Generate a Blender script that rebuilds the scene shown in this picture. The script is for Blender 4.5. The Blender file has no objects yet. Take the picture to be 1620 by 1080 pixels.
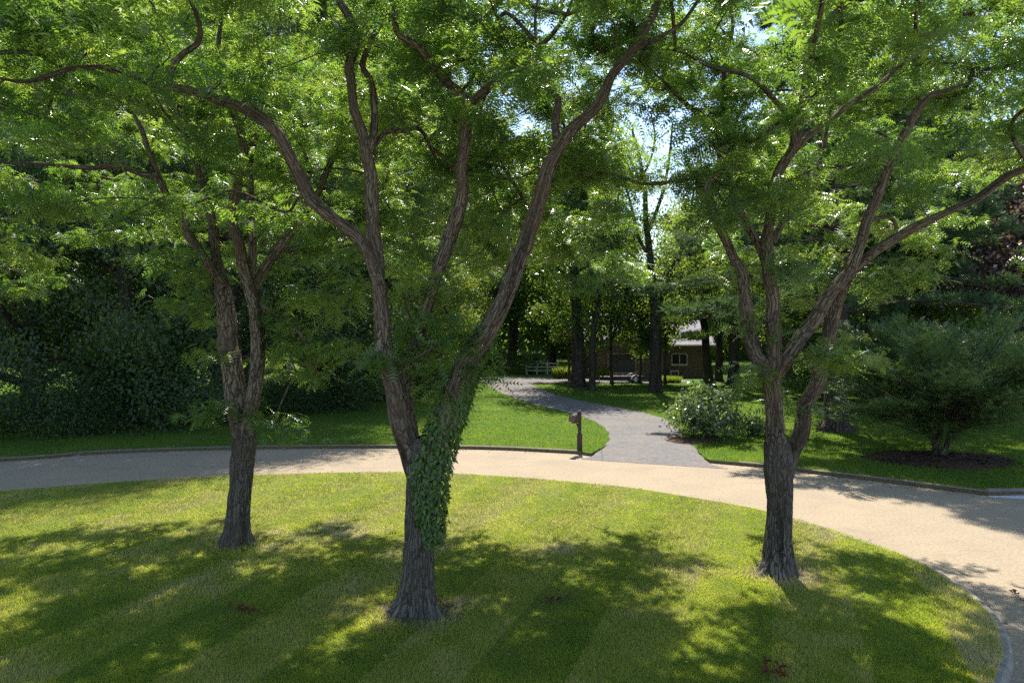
import bpy, math, random
import numpy as np
from mathutils import Vector

# ------------------------------------------------------------------ camera, sky, sun, exposure
CAM_H, FPX, PITCH = 4.2, 1080.0, math.atan(20 / 1080.0)
SUN_EL, SUN_AZ = math.radians(57), math.radians(3)
sc = bpy.context.scene
C = sc.collection
cam = bpy.data.cameras.new('camera')
cam.lens, cam.sensor_width = 24.0, 36.0
cam.clip_start, cam.clip_end = 0.05, 3000
camo = bpy.data.objects.new('camera', cam)
camo.location = (0, 0, CAM_H)
camo.rotation_euler = (math.pi / 2 - PITCH, 0, 0)
C.objects.link(camo)
sc.camera = camo

world = bpy.data.worlds.new('World')
sc.world = world
world.use_nodes = True
wn = world.node_tree
bg = wn.nodes['Background']
sky = wn.nodes.new('ShaderNodeTexSky')
sky.sky_type = 'NISHITA'
sky.sun_disc = False
sky.sun_elevation = SUN_EL
sky.sun_rotation = SUN_AZ
sky.air_density, sky.dust_density, sky.ozone_density = 1.0, 0.5, 1.5
wn.links.new(sky.outputs[0], bg.inputs[0])
bg.inputs[1].default_value = 0.12

sun = bpy.data.lights.new('sun', 'SUN')
sun.energy, sun.angle, sun.color = 3.9, math.radians(0.53), (1.0, 0.94, 0.84)
suno = bpy.data.objects.new('sun', sun)
S = Vector((math.sin(SUN_AZ) * math.cos(SUN_EL), math.cos(SUN_AZ) * math.cos(SUN_EL), math.sin(SUN_EL)))
suno.rotation_euler = (-S).to_track_quat('-Z', 'Y').to_euler()
suno.location = (0, 60, 60)
C.objects.link(suno)

sc.view_settings.view_transform = 'Standard'
sc.view_settings.look = 'None'
sc.view_settings.gamma = 1.0
sc.view_settings.exposure = 1.27
sc.cycles.max_bounces = 6
sc.cycles.diffuse_bounces = 2
sc.cycles.use_light_tree = False
sc.cycles.transmission_bounces = 4
sc.cycles.glossy_bounces = 2
sc.cycles.use_denoising = False          # enough samples; the filter smears fine leaves

# ------------------------------------------------------------------ helpers
random.seed(7)
RNG = np.random.default_rng(11)
cp, sp = math.cos(PITCH), math.sin(PITCH)


def ray(u, v):
    a, b = (u - 810) / FPX, (540 - v) / FPX
    return np.array([a, cp + b * sp, -sp + b * cp])


def G(u, v, z=0.0):                       # point of the ground seen at a place of the photograph
    r = ray(u, v)
    return np.array([0, 0, CAM_H]) + r * ((z - CAM_H) / r[2])


def Q(u, v, Y):                           # point at distance Y
    r = ray(u, v)
    return np.array([0, 0, CAM_H]) + r * (Y / r[1])


def project(p):
    p = np.asarray(p, float)
    x, y, z = p[..., 0], p[..., 1], p[..., 2] - CAM_H
    f = y * cp - z * sp
    w = y * sp + z * cp
    f = np.maximum(f, 0.05)
    return 810 + FPX * x / f, 540 - FPX * w / f


def _h(i, j, k, s):
    n = (i * 374761393 + j * 668265263 + k * 2147483647 + s * 974711) & 0xFFFFFFFF
    n = ((n ^ (n >> 13)) * 1274126177) & 0xFFFFFFFF
    n = (n ^ (n >> 16)) & 0xFFFF
    return n / 65535.0


def vnoise(p, s=0):
    p = np.asarray(p, float)
    f = np.floor(p)
    t = p - f
    t = t * t * (3 - 2 * t)
    i = f.astype(np.int64)
    r = 0
    for a in (0, 1):
        wx = t[..., 0] if a else 1 - t[..., 0]
        for b in (0, 1):
            wy = t[..., 1] if b else 1 - t[..., 1]
            for c in (0, 1):
                wz = t[..., 2] if c else 1 - t[..., 2]
                r = r + wx * wy * wz * _h(i[..., 0] + a, i[..., 1] + b, i[..., 2] + c, s)
    return r


def mesh_np(name, verts, faces, n, mat, attrs=None, smooth=False):
    """verts (V,3), faces (F,n) of one size n"""
    m = bpy.data.meshes.new(name)
    V, F = len(verts), len(faces)
    m.vertices.add(V)
    m.vertices.foreach_set('co', np.ascontiguousarray(verts, dtype=np.float32).ravel())
    m.loops.add(F * n)
    m.loops.foreach_set('vertex_index', np.ascontiguousarray(faces, dtype=np.int32).ravel())
    m.polygons.add(F)
    m.polygons.foreach_set('loop_start', np.arange(F, dtype=np.int32) * n)
    m.polygons.foreach_set('loop_total', np.full(F, n, dtype=np.int32))
    if smooth:
        m.polygons.foreach_set('use_smooth', np.ones(F, dtype=bool))
    for k, a in (attrs or {}).items():
        if a.ndim == 1:
            at = m.attributes.new(k, 'FLOAT', 'POINT')
            at.data.foreach_set('value', a.astype(np.float32))
        else:
            at = m.attributes.new(k, 'FLOAT_VECTOR', 'POINT')
            at.data.foreach_set('vector', a.astype(np.float32).ravel())
    m.update(calc_edges=True)
    if mat:
        m.materials.append(mat)
    return m


def link(name, mesh, parent=None, loc=(0, 0, 0), rz=0.0):
    o = bpy.data.objects.new(name, mesh)
    C.objects.link(o)
    o.location = loc
    o.rotation_euler = (0, 0, rz)
    if parent is not None:
        o.parent = parent
    return o


def empty(name, loc=(0, 0, 0), rz=0.0):
    return link(name, None, None, loc, rz)


def tag(o, label=None, cat=None, group=None, kind=None):
    for k, v in (('label', label), ('category', cat), ('group', group), ('kind', kind)):
        if v:
            o[k] = v
    return o


class MB:
    """collects boxes, tubes and polygons, then builds ONE mesh"""
    def __init__(s):
        s.v, s.f = [], []

    def add(s, vs, fs):
        o = len(s.v)
        s.v += [tuple(p) for p in vs]
        s.f += [tuple(i + o for i in f) for f in fs]
        return s

    def box(s, x0, x1, y0, y1, z0, z1, bev=0.0):
        b = min(bev, (x1 - x0) * .45, (y1 - y0) * .45, (z1 - z0) * .45)
        if b <= 0:
            vs = [(x, y, z) for z in (z0, z1) for y in (y0, y1) for x in (x0, x1)]
            return s.add(vs, [(0, 2, 3, 1), (4, 5, 7, 6), (0, 1, 5, 4), (2, 6, 7, 3), (0, 4, 6, 2), (1, 3, 7, 5)])
        ring = [(x0 + b, y0), (x1 - b, y0), (x1, y0 + b), (x1, y1 - b), (x1 - b, y1), (x0 + b, y1), (x0, y1 - b), (x0, y0 + b)]
        cx, cy = (x0 + x1) / 2, (y0 + y1) / 2

        def inn(p):
            return (cx + (p[0] - cx) * (1 - 2 * b / (x1 - x0)), cy + (p[1] - cy) * (1 - 2 * b / (y1 - y0)))
        lv = [[inn(p) + (z0,) for p in ring], [p + (z0 + b,) for p in ring], [p + (z1 - b,) for p in ring], [inn(p) + (z1,) for p in ring]]
        vs = [p for l in lv for p in l]
        fs = [tuple(reversed(range(8))), tuple(range(24, 32))]
        for l in range(3):
            for i in range(8):
                j = (i + 1) % 8
                fs.append((l * 8 + i, l * 8 + j, l * 8 + 8 + j, l * 8 + 8 + i))
        return s.add(vs, fs)

    def tube(s, pts, rad, seg=8, caps=True):
        v, f = tube_np(np.array(pts, float), np.full(len(pts), rad) if np.isscalar(rad) else np.array(rad), seg)[:2]
        s.add(v, f)
        if caps:
            o = len(s.v) - len(v)
            s.f.append(tuple(o + i for i in reversed(range(seg))))
            s.f.append(tuple(len(s.v) - seg + i for i in range(seg)))
        return s

    def mesh(s, name, mat, smooth=False):
        m = bpy.data.meshes.new(name)
        m.from_pydata([tuple(float(c) for c in p) for p in s.v], [], s.f)
        m.update()
        if mat:
            m.materials.append(mat)
        if smooth:
            for p in m.polygons:
                p.use_smooth = True
        return m

    def build(s, name, mat, parent=None, smooth=False, loc=(0, 0, 0), rz=0.0):
        return link(name, s.mesh(name, mat, smooth), parent, loc, rz)


def smooth_path(pts, step, vals=None):
    """Catmull-Rom through pts, resampled about every step; vals (N,k) interpolated the same way"""
    P = np.array(pts, float)
    W = np.array(vals, float) if vals is not None else np.zeros((len(P), 1))
    A = np.hstack([P, W])
    A = np.vstack([2 * A[0] - A[1], A, 2 * A[-1] - A[-2]])
    out = []
    for i in range(1, len(A) - 2):
        p0, p1, p2, p3 = A[i - 1], A[i], A[i + 1], A[i + 2]
        n = max(2, int(np.linalg.norm(p2[:3] - p1[:3]) / step))
        t = np.linspace(0, 1, n, endpoint=False)[:, None]
        out.append(.5 * (2 * p1 + (p2 - p0) * t + (2 * p0 - 5 * p1 + 4 * p2 - p3) * t ** 2 + (3 * p1 - p0 - 3 * p2 + p3) * t ** 3))
    out.append(A[-2][None])
    R = np.vstack(out)
    return R[:, :P.shape[1]], R[:, P.shape[1]:]


def tube_np(P, r, seg, furrow=0.0, seed=0, flare=None, offs=0.0):
    N = len(P)
    T = np.gradient(P, axis=0)
    T /= np.linalg.norm(T, axis=1)[:, None] + 1e-9
    a = np.array([1.0, 0, 0]) if abs(T[0][0]) < .9 else np.array([0, 1.0, 0])
    nrm = np.cross(T[0], a)
    nrm /= np.linalg.norm(nrm)
    Ns = np.zeros_like(P)
    for i in range(N):
        nrm = nrm - T[i] * np.dot(nrm, T[i])
        nrm /= np.linalg.norm(nrm) + 1e-9
        Ns[i] = nrm
    B = np.cross(T, Ns)
    th = np.linspace(0, 2 * np.pi, seg, endpoint=False)
    ct, st = np.cos(th), np.sin(th)
    s = np.concatenate([[0], np.cumsum(np.linalg.norm(np.diff(P, axis=0), axis=1))])
    r0 = max(float(np.mean(r)), .01)
    bco = np.stack([np.broadcast_to(ct * r0, (N, seg)), np.broadcast_to(st * r0, (N, seg)), np.broadcast_to(s[:, None], (N, seg))], -1) + offs
    rr = np.broadcast_to(r[:, None], (N, seg)).copy()
    if furrow > 0:
        q = bco * np.array([1, 1, .16]) * 15.0
        w = bco * 1.3
        tw = vnoise(w, seed + 5)[..., None] * 2.0
        n1 = 1 - np.abs(2 * vnoise(q + tw, seed) - 1)
        n2 = 1 - np.abs(2 * vnoise(q * 2.1 + tw, seed + 1) - 1)
        big = vnoise(bco * np.array([3.2, 3.2, 1.1]), seed + 2) - .5
        amp = furrow * np.clip(r[:, None] / .25, .25, 1.2)
        rr = rr + amp * (.5 - n1 ** 2 * 1.0) * 1.0 + amp * .4 * (.5 - n2) + amp * 2.3 * big - amp * .3
    if flare is not None:
        h = s[:, None]
        lob = .9 * np.cos(th * 5 + seed) * np.cos(th * 2 + 1.3 * seed) + .7 * np.cos(th * 3 + seed * 2.1) + .35 * np.cos(th * 9 + seed)
        rr = rr * (1 + flare * np.exp(-np.maximum(h - .13, 0) / .17) * (1 + .6 * lob[None]) + .22 * flare * np.exp(-h / .6) * (1 + .5 * lob[None]))
    V = P[:, None] + rr[..., None] * (Ns[:, None] * ct[None, :, None] + B[:, None] * st[None, :, None])
    i = np.arange(N - 1)[:, None] * seg
    j = np.arange(seg)[None]
    k = (j + 1) % seg
    F = np.stack([i + j, i + k, i + seg + k, i + seg + j], -1).reshape(-1, 4)
    return V.reshape(-1, 3), F, bco.reshape(-1, 3)


def tubes_mesh(name, list_vfb, mat):
    vs, fs, bs, o = [], [], [], 0
    for v, f, b in list_vfb:
        vs.append(v); fs.append(f + o); bs.append(b); o += len(v)
    return mesh_np(name, np.vstack(vs), np.vstack(fs), 4, mat, {'bco': np.vstack(bs)}, True)


def frames(x, n):
    """rows of rotation: x axis, y axis, z normal"""
    x = x / (np.linalg.norm(x, axis=1)[:, None] + 1e-9)
    y = np.cross(n, x)
    y /= np.linalg.norm(y, axis=1)[:, None] + 1e-9
    z = np.cross(x, y)
    return np.stack([x, y, z], 1)


def scatter_mesh(name, pos, fr, scale, tv, tf, mat, tint):
    """copies of a small template (leaf) at pos with frames fr"""
    N, m = len(pos), len(tv)
    if np.ndim(scale) == 1:
        scale = scale[:, None, None]
    V = np.einsum('mk,nkc->nmc', tv, fr) * scale + pos[:, None]
    F = tf[None] + (np.arange(N) * m)[:, None, None]
    return mesh_np(name, V.reshape(-1, 3), F.reshape(-1, tf.shape[1]), tf.shape[1], mat, {'tint': np.repeat(tint, m)})


def unit(n, rng=None):
    r = (rng or RNG).normal(size=(n, 3))
    return r / np.linalg.norm(r, axis=1)[:, None]

# ------------------------------------------------------------------ materials


def new_mat(name):
    m = bpy.data.materials.new(name)
    m.use_nodes = True
    nt = m.node_tree
    nt.nodes.clear()
    out = nt.nodes.new('ShaderNodeOutputMaterial')
    return m, nt, out


def N_(nt, t, **kw):
    n = nt.nodes.new(t)
    for k, v in kw.items():
        setattr(n, k, v)
    return n


def mixc(nt, fac, a, b, blend='MIX'):
    n = N_(nt, 'ShaderNodeMix', data_type='RGBA', blend_type=blend)
    for s, v in ((n.inputs[0], fac), (n.inputs[6], a), (n.inputs[7], b)):
        if hasattr(v, 'is_output'):
            nt.links.new(v, s)
        elif isinstance(v, (int, float)):
            s.default_value = v
        else:
            s.default_value = (*v, 1)
    return n.outputs[2]


def ramp(nt, fac, stops):
    r = N_(nt, 'ShaderNodeValToRGB')
    e = r.color_ramp.elements
    while len(e) > 1:
        e.remove(e[-1])
    e[0].position = stops[0][0]
    e[0].color = (*stops[0][1], 1)
    for p, c in stops[1:]:
        x = e.new(p)
        x.color = (*c, 1)
    nt.links.new(fac, r.inputs[0])
    return r.outputs[0]


def noise(nt, vec, scale, detail=4, rough=.6, dist=0.0):
    n = N_(nt, 'ShaderNodeTexNoise')
    n.inputs['Scale'].default_value = scale
    n.inputs['Detail'].default_value = detail
    n.inputs['Roughness'].default_value = rough
    n.inputs['Distortion'].default_value = dist
    if vec is not None:
        nt.links.new(vec, n.inputs['Vector'])
    return n.outputs[0]


def mapping(nt, vec, scale=(1, 1, 1), rot=(0, 0, 0)):
    n = N_(nt, 'ShaderNodeMapping')
    n.inputs['Scale'].default_value = scale
    n.inputs['Rotation'].default_value = rot
    nt.links.new(vec, n.inputs['Vector'])
    return n.outputs[0]


def objco(nt):
    return N_(nt, 'ShaderNodeTexCoord').outputs['Object']


def bsdf(nt, out, color, rough=.8, spec=.3, bump=None, bstr=.3, bdist=.02, metal=0):
    b = N_(nt, 'ShaderNodeBsdfPrincipled')
    if hasattr(color, 'is_output'):
        nt.links.new(color, b.inputs['Base Color'])
    else:
        b.inputs['Base Color'].default_value = (*color, 1)
    b.inputs['Roughness'].default_value = rough
    b.inputs['Specular IOR Level'].default_value = spec
    b.inputs['Metallic'].default_value = metal
    if bump is not None:
        bn = N_(nt, 'ShaderNodeBump')
        bn.inputs['Strength'].default_value = bstr
        bn.inputs['Distance'].default_value = bdist
        nt.links.new(bump, bn.inputs['Height'])
        nt.links.new(bn.outputs[0], b.inputs['Normal'])
    nt.links.new(b.outputs[0], out.inputs[0])
    return b


def leaf_mat(name, stops, trans, tfac=.45, rough=.42, spec=.5):
    """stops: reflect colours along the tint; trans: colour of light that passes the blade"""
    m, nt, out = new_mat(name)
    at = N_(nt, 'ShaderNodeAttribute', attribute_name='tint')
    c = ramp(nt, at.outputs['Fac'], stops)
    t = ramp(nt, at.outputs['Fac'], trans)
    b = bsdf(nt, out, c, rough, spec)
    tr = N_(nt, 'ShaderNodeBsdfTranslucent')
    nt.links.new(t, tr.inputs[0])
    mx = N_(nt, 'ShaderNodeMixShader')
    mx.inputs[0].default_value = tfac
    nt.links.new(b.outputs[0], mx.inputs[1])
    nt.links.new(tr.outputs[0], mx.inputs[2])
    nt.links.new(mx.outputs[0], out.inputs[0])
    return m


def N_noise_col(nt, g, s):
    n = N_(nt, 'ShaderNodeTexNoise')
    n.inputs['Scale'].default_value = s
    nt.links.new(g, n.inputs['Vector'])
    return n.outputs[1]


def bark_mat(name, dark, mid, light, lichen=None):
    """interlaced plates between dark furrows, drawn along the stem"""
    m, nt, out = new_mat(name)
    at = N_(nt, 'ShaderNodeAttribute', attribute_name='bco')
    co = at.outputs['Vector']
    wv = mixc(nt, .10, mapping(nt, co, (1, 1, .11)), N_noise_col(nt, mapping(nt, co, (1, 1, .4)), 7.0))
    vo = N_(nt, 'ShaderNodeTexVoronoi', feature='DISTANCE_TO_EDGE')
    vo.inputs['Scale'].default_value = 27
    nt.links.new(wv, vo.inputs['Vector'])
    n1 = noise(nt, mapping(nt, co, (1, 1, .25)), 42, 5, .7, .6)
    hgt = N_(nt, 'ShaderNodeMath', operation='MULTIPLY_ADD')
    pl = ramp(nt, vo.outputs[0], [(0, (.12, .12, .12)), (.16, (.55, .55, .55)), (.40, (1, 1, 1))])
    nt.links.new(n1, hgt.inputs[0]); hgt.inputs[1].default_value = 1.1
    nt.links.new(pl, hgt.inputs[2])
    c = ramp(nt, hgt.outputs[0], [(.45, dark), (.95, mid), (1.6, light)])  # furrow tone: darker crevice bark, with recess shade put into the colour
    n2 = noise(nt, mapping(nt, co, (1, 1, .09)), 6.5, 4, .55)
    c = mixc(nt, ramp(nt, n2, [(.53, (0, 0, 0)), (.64, (.75, .75, .75))]), c, (dark[0] * .8, dark[1] * .8, dark[2] * .8))
    n4 = noise(nt, co, 1.1, 2, .5)
    c = mixc(nt, ramp(nt, n4, [(.40, (0, 0, 0)), (.62, (.55, .55, .55))]), c, (mid[0] * 1.15, mid[1] * 1.05, mid[2] * .95), 'MIX')
    if lichen:
        n3 = noise(nt, co, 11, 4, .7)
        c = mixc(nt, ramp(nt, n3, [(.57, (0, 0, 0)), (.66, (.6, .6, .6))]), c, lichen)
    bsdf(nt, out, c, .92, .12, hgt.outputs[0], 1.0, .035)
    return m


M = {}
# honey locust: fine yellow-green leaflets
M['locust_leaf'] = leaf_mat('locust_leaf', [(0, (.034, .082, .046)), (.6, (.062, .116, .052)), (1, (.112, .160, .056))],
                            [(0, (.18, .38, .030)), (.6, (.36, .56, .05)), (1, (.60, .72, .09))], .43, .36, .8)
M['wood_leaf'] = leaf_mat('wood_leaf', [(0, (.026, .060, .036)), (.7, (.048, .088, .046)), (1, (.080, .115, .044))],
                          [(0, (.20, .34, .03)), (1, (.52, .62, .05))], .36, .44, .45)
M['mid_leaf'] = leaf_mat('mid_leaf', [(0, (.024, .062, .022)), (.7, (.046, .096, .024)), (1, (.075, .12, .028))],
                         [(0, (.16, .32, .016)), (1, (.40, .54, .04))], .38, .38, .55)
M['light_leaf'] = leaf_mat('light_leaf', [(0, (.040, .085, .026)), (1, (.085, .130, .035))],
                           [(0, (.26, .42, .03)), (1, (.48, .60, .06))], .42, .4, .5)
M['copper_leaf'] = leaf_mat('copper_leaf', [(0, (.065, .042, .055)), (.7, (.13, .075, .08)), (1, (.22, .15, .06))],
                            [(0, (.18, .07, .06)), (1, (.40, .26, .07))], .28, .30, 1.0)
M['pine_leaf'] = leaf_mat('pine_leaf', [(0, (.020, .055, .034)), (1, (.050, .095, .038))],
                          [(0, (.08, .18, .04)), (1, (.20, .32, .05))], .28, .5, .35)
M['pine_light'] = leaf_mat('pine_light', [(0, (.050, .105, .034)), (1, (.095, .15, .045))],
                           [(0, (.20, .36, .04)), (1, (.36, .50, .07))], .35, .5, .35)
M['yew_leaf'] = leaf_mat('yew_leaf', [(0, (.075, .135, .060)), (.8, (.125, .195, .075)), (1, (.22, .25, .075))],
                         [(0, (.16, .28, .05)), (1, (.36, .48, .08))], .28, .5, .4)
M['glossy_leaf'] = leaf_mat('glossy_leaf', [(0, (.060, .110, .050)), (1, (.140, .185, .090))],
                            [(0, (.24, .38, .05)), (1, (.44, .56, .10))], .34, .3, .9)
M['vine_leaf'] = leaf_mat('vine_leaf', [(0, (.040, .100, .026)), (1, (.120, .185, .040))],
                          [(0, (.22, .40, .02)), (1, (.38, .54, .04))], .30, .4, .55)
M['blade'] = leaf_mat('blade', [(0, (.100, .160, .034)), (.42, (.215, .245, .050)), (.75, (.33, .31, .12)), (1, (.47, .40, .22))],
                      [(0, (.36, .52, .030)), (.42, (.66, .74, .05)), (.75, (.76, .74, .17)), (1, (.78, .68, .34))], .47, .6, .25)
M['lush_blade'] = leaf_mat('lush_blade', [(0, (.065, .125, .026)), (1, (.125, .170, .034))],
                           [(0, (.28, .46, .020)), (1, (.48, .62, .030))], .45, .6, .25)
M['locust_bark'] = bark_mat('locust_bark', (.020, .016, .013), (.115, .089, .068), (.25, .20, .156), (.16, .165, .14))
M['trunk_bark'] = bark_mat('trunk_bark', (.018, .016, .014), (.092, .080, .069), (.20, .176, .152), (.16, .165, .145))
M['dark_bark'] = bark_mat('dark_bark', (.018, .016, .014), (.055, .047, .040), (.10, .085, .07))
M['pine_bark'] = bark_mat('pine_bark', (.022, .018, .016), (.070, .055, .046), (.13, .105, .09))


def lawn_material(name, stripes):
    m, nt, out = new_mat(name)
    g = objco(nt)
    fine = noise(nt, g, 55, 4, .7)
    mid = noise(nt, g, 2.6, 5, .65, .3)
    big = noise(nt, g, .45, 4, .6)
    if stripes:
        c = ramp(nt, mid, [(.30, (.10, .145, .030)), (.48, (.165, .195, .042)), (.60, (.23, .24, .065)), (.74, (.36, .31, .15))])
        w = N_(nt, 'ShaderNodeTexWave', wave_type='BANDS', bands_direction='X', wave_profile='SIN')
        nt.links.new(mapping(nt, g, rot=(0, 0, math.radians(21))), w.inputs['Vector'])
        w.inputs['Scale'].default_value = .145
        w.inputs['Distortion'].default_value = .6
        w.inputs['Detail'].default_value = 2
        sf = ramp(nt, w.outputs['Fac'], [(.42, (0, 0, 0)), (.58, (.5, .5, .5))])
        c = mixc(nt, sf, c, (.26, .26, .09))  # mow stripes: light on leaning grass put into the colour, with dry pale bands
        dry = ramp(nt, big, [(.50, (0, 0, 0)), (.68, (.6, .6, .6))])
        c = mixc(nt, dry, c, (.27, .23, .10))
    else:
        c = ramp(nt, mid, [(.30, (.050, .115, .016)), (.55, (.090, .160, .020)), (.75, (.145, .180, .030))])
        dry = ramp(nt, big, [(.54, (0, 0, 0)), (.70, (.5, .5, .5))])
        c = mixc(nt, dry, c, (.18, .19, .05))
    c = mixc(nt, .5, c, ramp(nt, fine, [(.3, (.35, .35, .35)), (.7, (1.5, 1.5, 1.5))]), 'MULTIPLY')
    bsdf(nt, out, c, .9, .1, fine, 1.0, .05)
    return m


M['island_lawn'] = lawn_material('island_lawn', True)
M['verge_lawn'] = lawn_material('verge_lawn', False)


def road_material():
    m, nt, out = new_mat('chip_seal')
    g = objco(nt)
    chip = noise(nt, g, 48, 3, .75)
    chip2 = noise(nt, g, 130, 2, .7)
    wear = noise(nt, g, .55, 5, .6, .5)
    c = ramp(nt, chip, [(.28, (.14, .104, .07)), (.44, (.325, .256, .172)), (.58, (.38, .305, .21)), (.74, (.50, .42, .31))])
    c = mixc(nt, ramp(nt, wear, [(.40, (0, 0, 0)), (.68, (.5, .5, .5))]), c, (.25, .20, .15))
    grit = noise(nt, g, 15, 5, .8)
    c = mixc(nt, .55, c, ramp(nt, grit, [(.32, (.45, .43, .42)), (.5, (1, 1, 1)), (.70, (1.35, 1.33, 1.3))]), 'MULTIPLY')
    stain = noise(nt, mapping(nt, g, (.35, 1.4, 1)), 1.6, 5, .7, .8)
    c = mixc(nt, ramp(nt, stain, [(.56, (0, 0, 0)), (.72, (.4, .4, .4))]), c, (.17, .135, .10))
    c = mixc(nt, .35, c, ramp(nt, chip2, [(.3, (.5, .5, .5)), (.7, (1.4, 1.4, 1.4))]), 'MULTIPLY')
    bsdf(nt, out, c, .88, .25, chip, .6, .01)
    return m


def drive_material():
    m, nt, out = new_mat('old_asphalt')
    g = objco(nt)
    n1 = noise(nt, g, 30, 4, .75)
    n2 = noise(nt, g, .7, 5, .65, .6)
    c = ramp(nt, n1, [(.28, (.085, .080, .080)), (.5, (.155, .147, .146)), (.75, (.24, .23, .226))])
    c = mixc(nt, ramp(nt, n2, [(.42, (0, 0, 0)), (.64, (.7, .7, .7))]), c, (.21, .18, .155))
    gr = noise(nt, g, 7, 5, .75)
    c = mixc(nt, .6, c, ramp(nt, gr, [(.32, (.5, .5, .5)), (.5, (1, 1, 1)), (.70, (1.3, 1.3, 1.3))]), 'MULTIPLY')
    v = N_(nt, 'ShaderNodeTexVoronoi', feature='DISTANCE_TO_EDGE')
    v.inputs['Scale'].default_value = .34
    nt.links.new(mixc(nt, .06, g, N_noise_col(nt, g, 2.5)), v.inputs['Vector'])
    c = mixc(nt, ramp(nt, v.outputs[0], [(.002, (.5, .5, .5)), (.006, (0, 0, 0))]), c, (.06, .058, .06))
    bsdf(nt, out, c, .9, .2, n1, .4, .01)
    return m


def simple(name, a, b, scale=8, rough=.8, spec=.3, bstr=.3, bdist=.01, metal=0):
    m, nt, out = new_mat(name)
    n1 = noise(nt, objco(nt), scale, 5, .65)
    bsdf(nt, out, ramp(nt, n1, [(.32, a), (.68, b)]), rough, spec, n1, bstr, bdist, metal)
    return m


M['road'] = road_material()
M['drive'] = drive_material()
M['concrete'] = simple('kerb_concrete', (.19, .168, .14), (.33, .295, .25), 9, .9, .2, .5, .01)
M['old_kerb'] = simple('old_kerb', (.15, .12, .10), (.25, .20, .168), 9, .9, .2, .5, .01)
M['gutter'] = simple('gutter_concrete', (.42, .43, .45), (.58, .58, .58), 6, .9, .2)
M['mulch'] = simple('mulch', (.050, .030, .022), (.17, .105, .07), 26, .95, .1, 1, .05)
M['soil'] = simple('soil', (.075, .06, .036), (.17, .14, .085), 18, .95, .1, .8, .03)
M['post_wood'] = simple('post_wood', (.045, .031, .028), (.085, .06, .053), 22, .75, .3)
M['mail_metal'] = simple('mail_metal', (.065, .045, .045), (.10, .07, .07), 12, .45, .5, .1)
M['brick'] = simple('tan_brick', (.13, .098, .08), (.19, .148, .12), 12, .9, .2)
M['siding'] = simple('siding', (.25, .215, .17), (.31, .27, .215), 4, .8, .3)
M['shingle'] = simple('shingle', (.26, .25, .27), (.40, .38, .40), 9, .9, .2)
M['white_paint'] = simple('white_paint', (.48, .47, .45), (.60, .59, .57), 5, .6, .4, .1)
M['dark_glass'] = simple('dark_glass', (.012, .016, .018), (.02, .026, .028), 2, .12, .6, .02)
M['garage_door'] = simple('garage_door', (.03, .035, .037), (.045, .05, .052), 2, .4, .4, .05)
M['trailer_paint'] = simple('trailer_paint', (.055, .035, .045), (.09, .06, .07), 9, .45, .5, .1)
M['trailer_steel'] = simple('trailer_steel', (.40, .39, .41), (.55, .54, .55), 9, .35, .5, .1, .01, .7)
M['rubber'] = simple('rubber', (.018, .018, .018), (.03, .03, .03), 20, .85, .2)
M['dead_leaf'] = leaf_mat('dead_leaf', [(0, (.10, .03, .018)), (1, (.19, .07, .035))], [(0, (.2, .06, .02)), (1, (.3, .1, .03))], .25, .7, .2)
M['straw_leaf'] = leaf_mat('straw_leaf', [(0, (.30, .22, .09)), (1, (.50, .44, .24))], [(0, (.4, .3, .1)), (1, (.5, .44, .2))], .25, .7, .2)
M['dead_twig'] = simple('dead_twig', (.07, .045, .035), (.13, .09, .07), 30, .9, .2)
M['pale_wood'] = simple('pale_wood', (.22, .20, .165), (.33, .30, .25), 20, .9, .2)
M['reed_leaf'] = leaf_mat('reed_leaf', [(0, (.13, .18, .035)), (1, (.24, .26, .07))], [(0, (.28, .40, .03)), (1, (.45, .5, .08))], .45, .55, .3)

# ------------------------------------------------------------------ setting: ground, road, island, driveway, kerbs
LAWN_Z = 0.10


def closed_path(pts, step):
    P = np.array(pts, float)
    n = len(P)
    ext = np.vstack([P[-1], P, P[0], P[1]])
    out = []
    for i in range(1, n + 1):
        p0, p1, p2, p3 = ext[i - 1], ext[i], ext[i + 1], ext[i + 2]
        k = max(2, int(np.linalg.norm(p2 - p1) / step))
        t = np.linspace(0, 1, k, endpoint=False)[:, None]
        out.append(.5 * (2 * p1 + (p2 - p0) * t + (2 * p0 - 5 * p1 + 4 * p2 - p3) * t ** 2 + (3 * p1 - p0 - 3 * p2 + p3) * t ** 3))
    return np.vstack(out)


isl_px = [(0, 776), (150, 764), (300, 755), (450, 749), (640, 746), (800, 754), (900, 762), (1000, 772), (1100, 788), (1200, 806),
          (1300, 833), (1400, 866), (1480, 900), (1545, 940), (1585, 980), (1603, 1020), (1604, 1050), (1590, 1085)]
isl = [tuple(G(u, v, .10)[:2]) for u, v in isl_px]
isl += [(4.4, 6.3), (1.5, 5.0), (-3, 4.3), (-9, 4.4), (-15, 6.2), (-19, 9.2), (-20, 12.5), (-17.5, 15.6)]
ISL = closed_path(isl, .25)
IC = np.array([-5.0, 12.0])


def _polar(P):
    d = P - IC
    return np.arctan2(d[..., 1], d[..., 0]), np.hypot(d[..., 0], d[..., 1])


_a, _r = _polar(ISL)
_o = np.argsort(_a)
_a, _r = _a[_o], _r[_o]
_a = np.concatenate([_a - 2 * np.pi, _a, _a + 2 * np.pi])
_r = np.tile(_r, 3)


def isl_s(x, y):
    a, r = _polar(np.stack([x, y], -1))
    return r / np.interp(a, _a, _r)


def isl_z(x, y):
    s = np.clip(isl_s(np.asarray(x, float), np.asarray(y, float)), 0, 1)
    return LAWN_Z + .06 * (1 - s ** 4)


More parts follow.
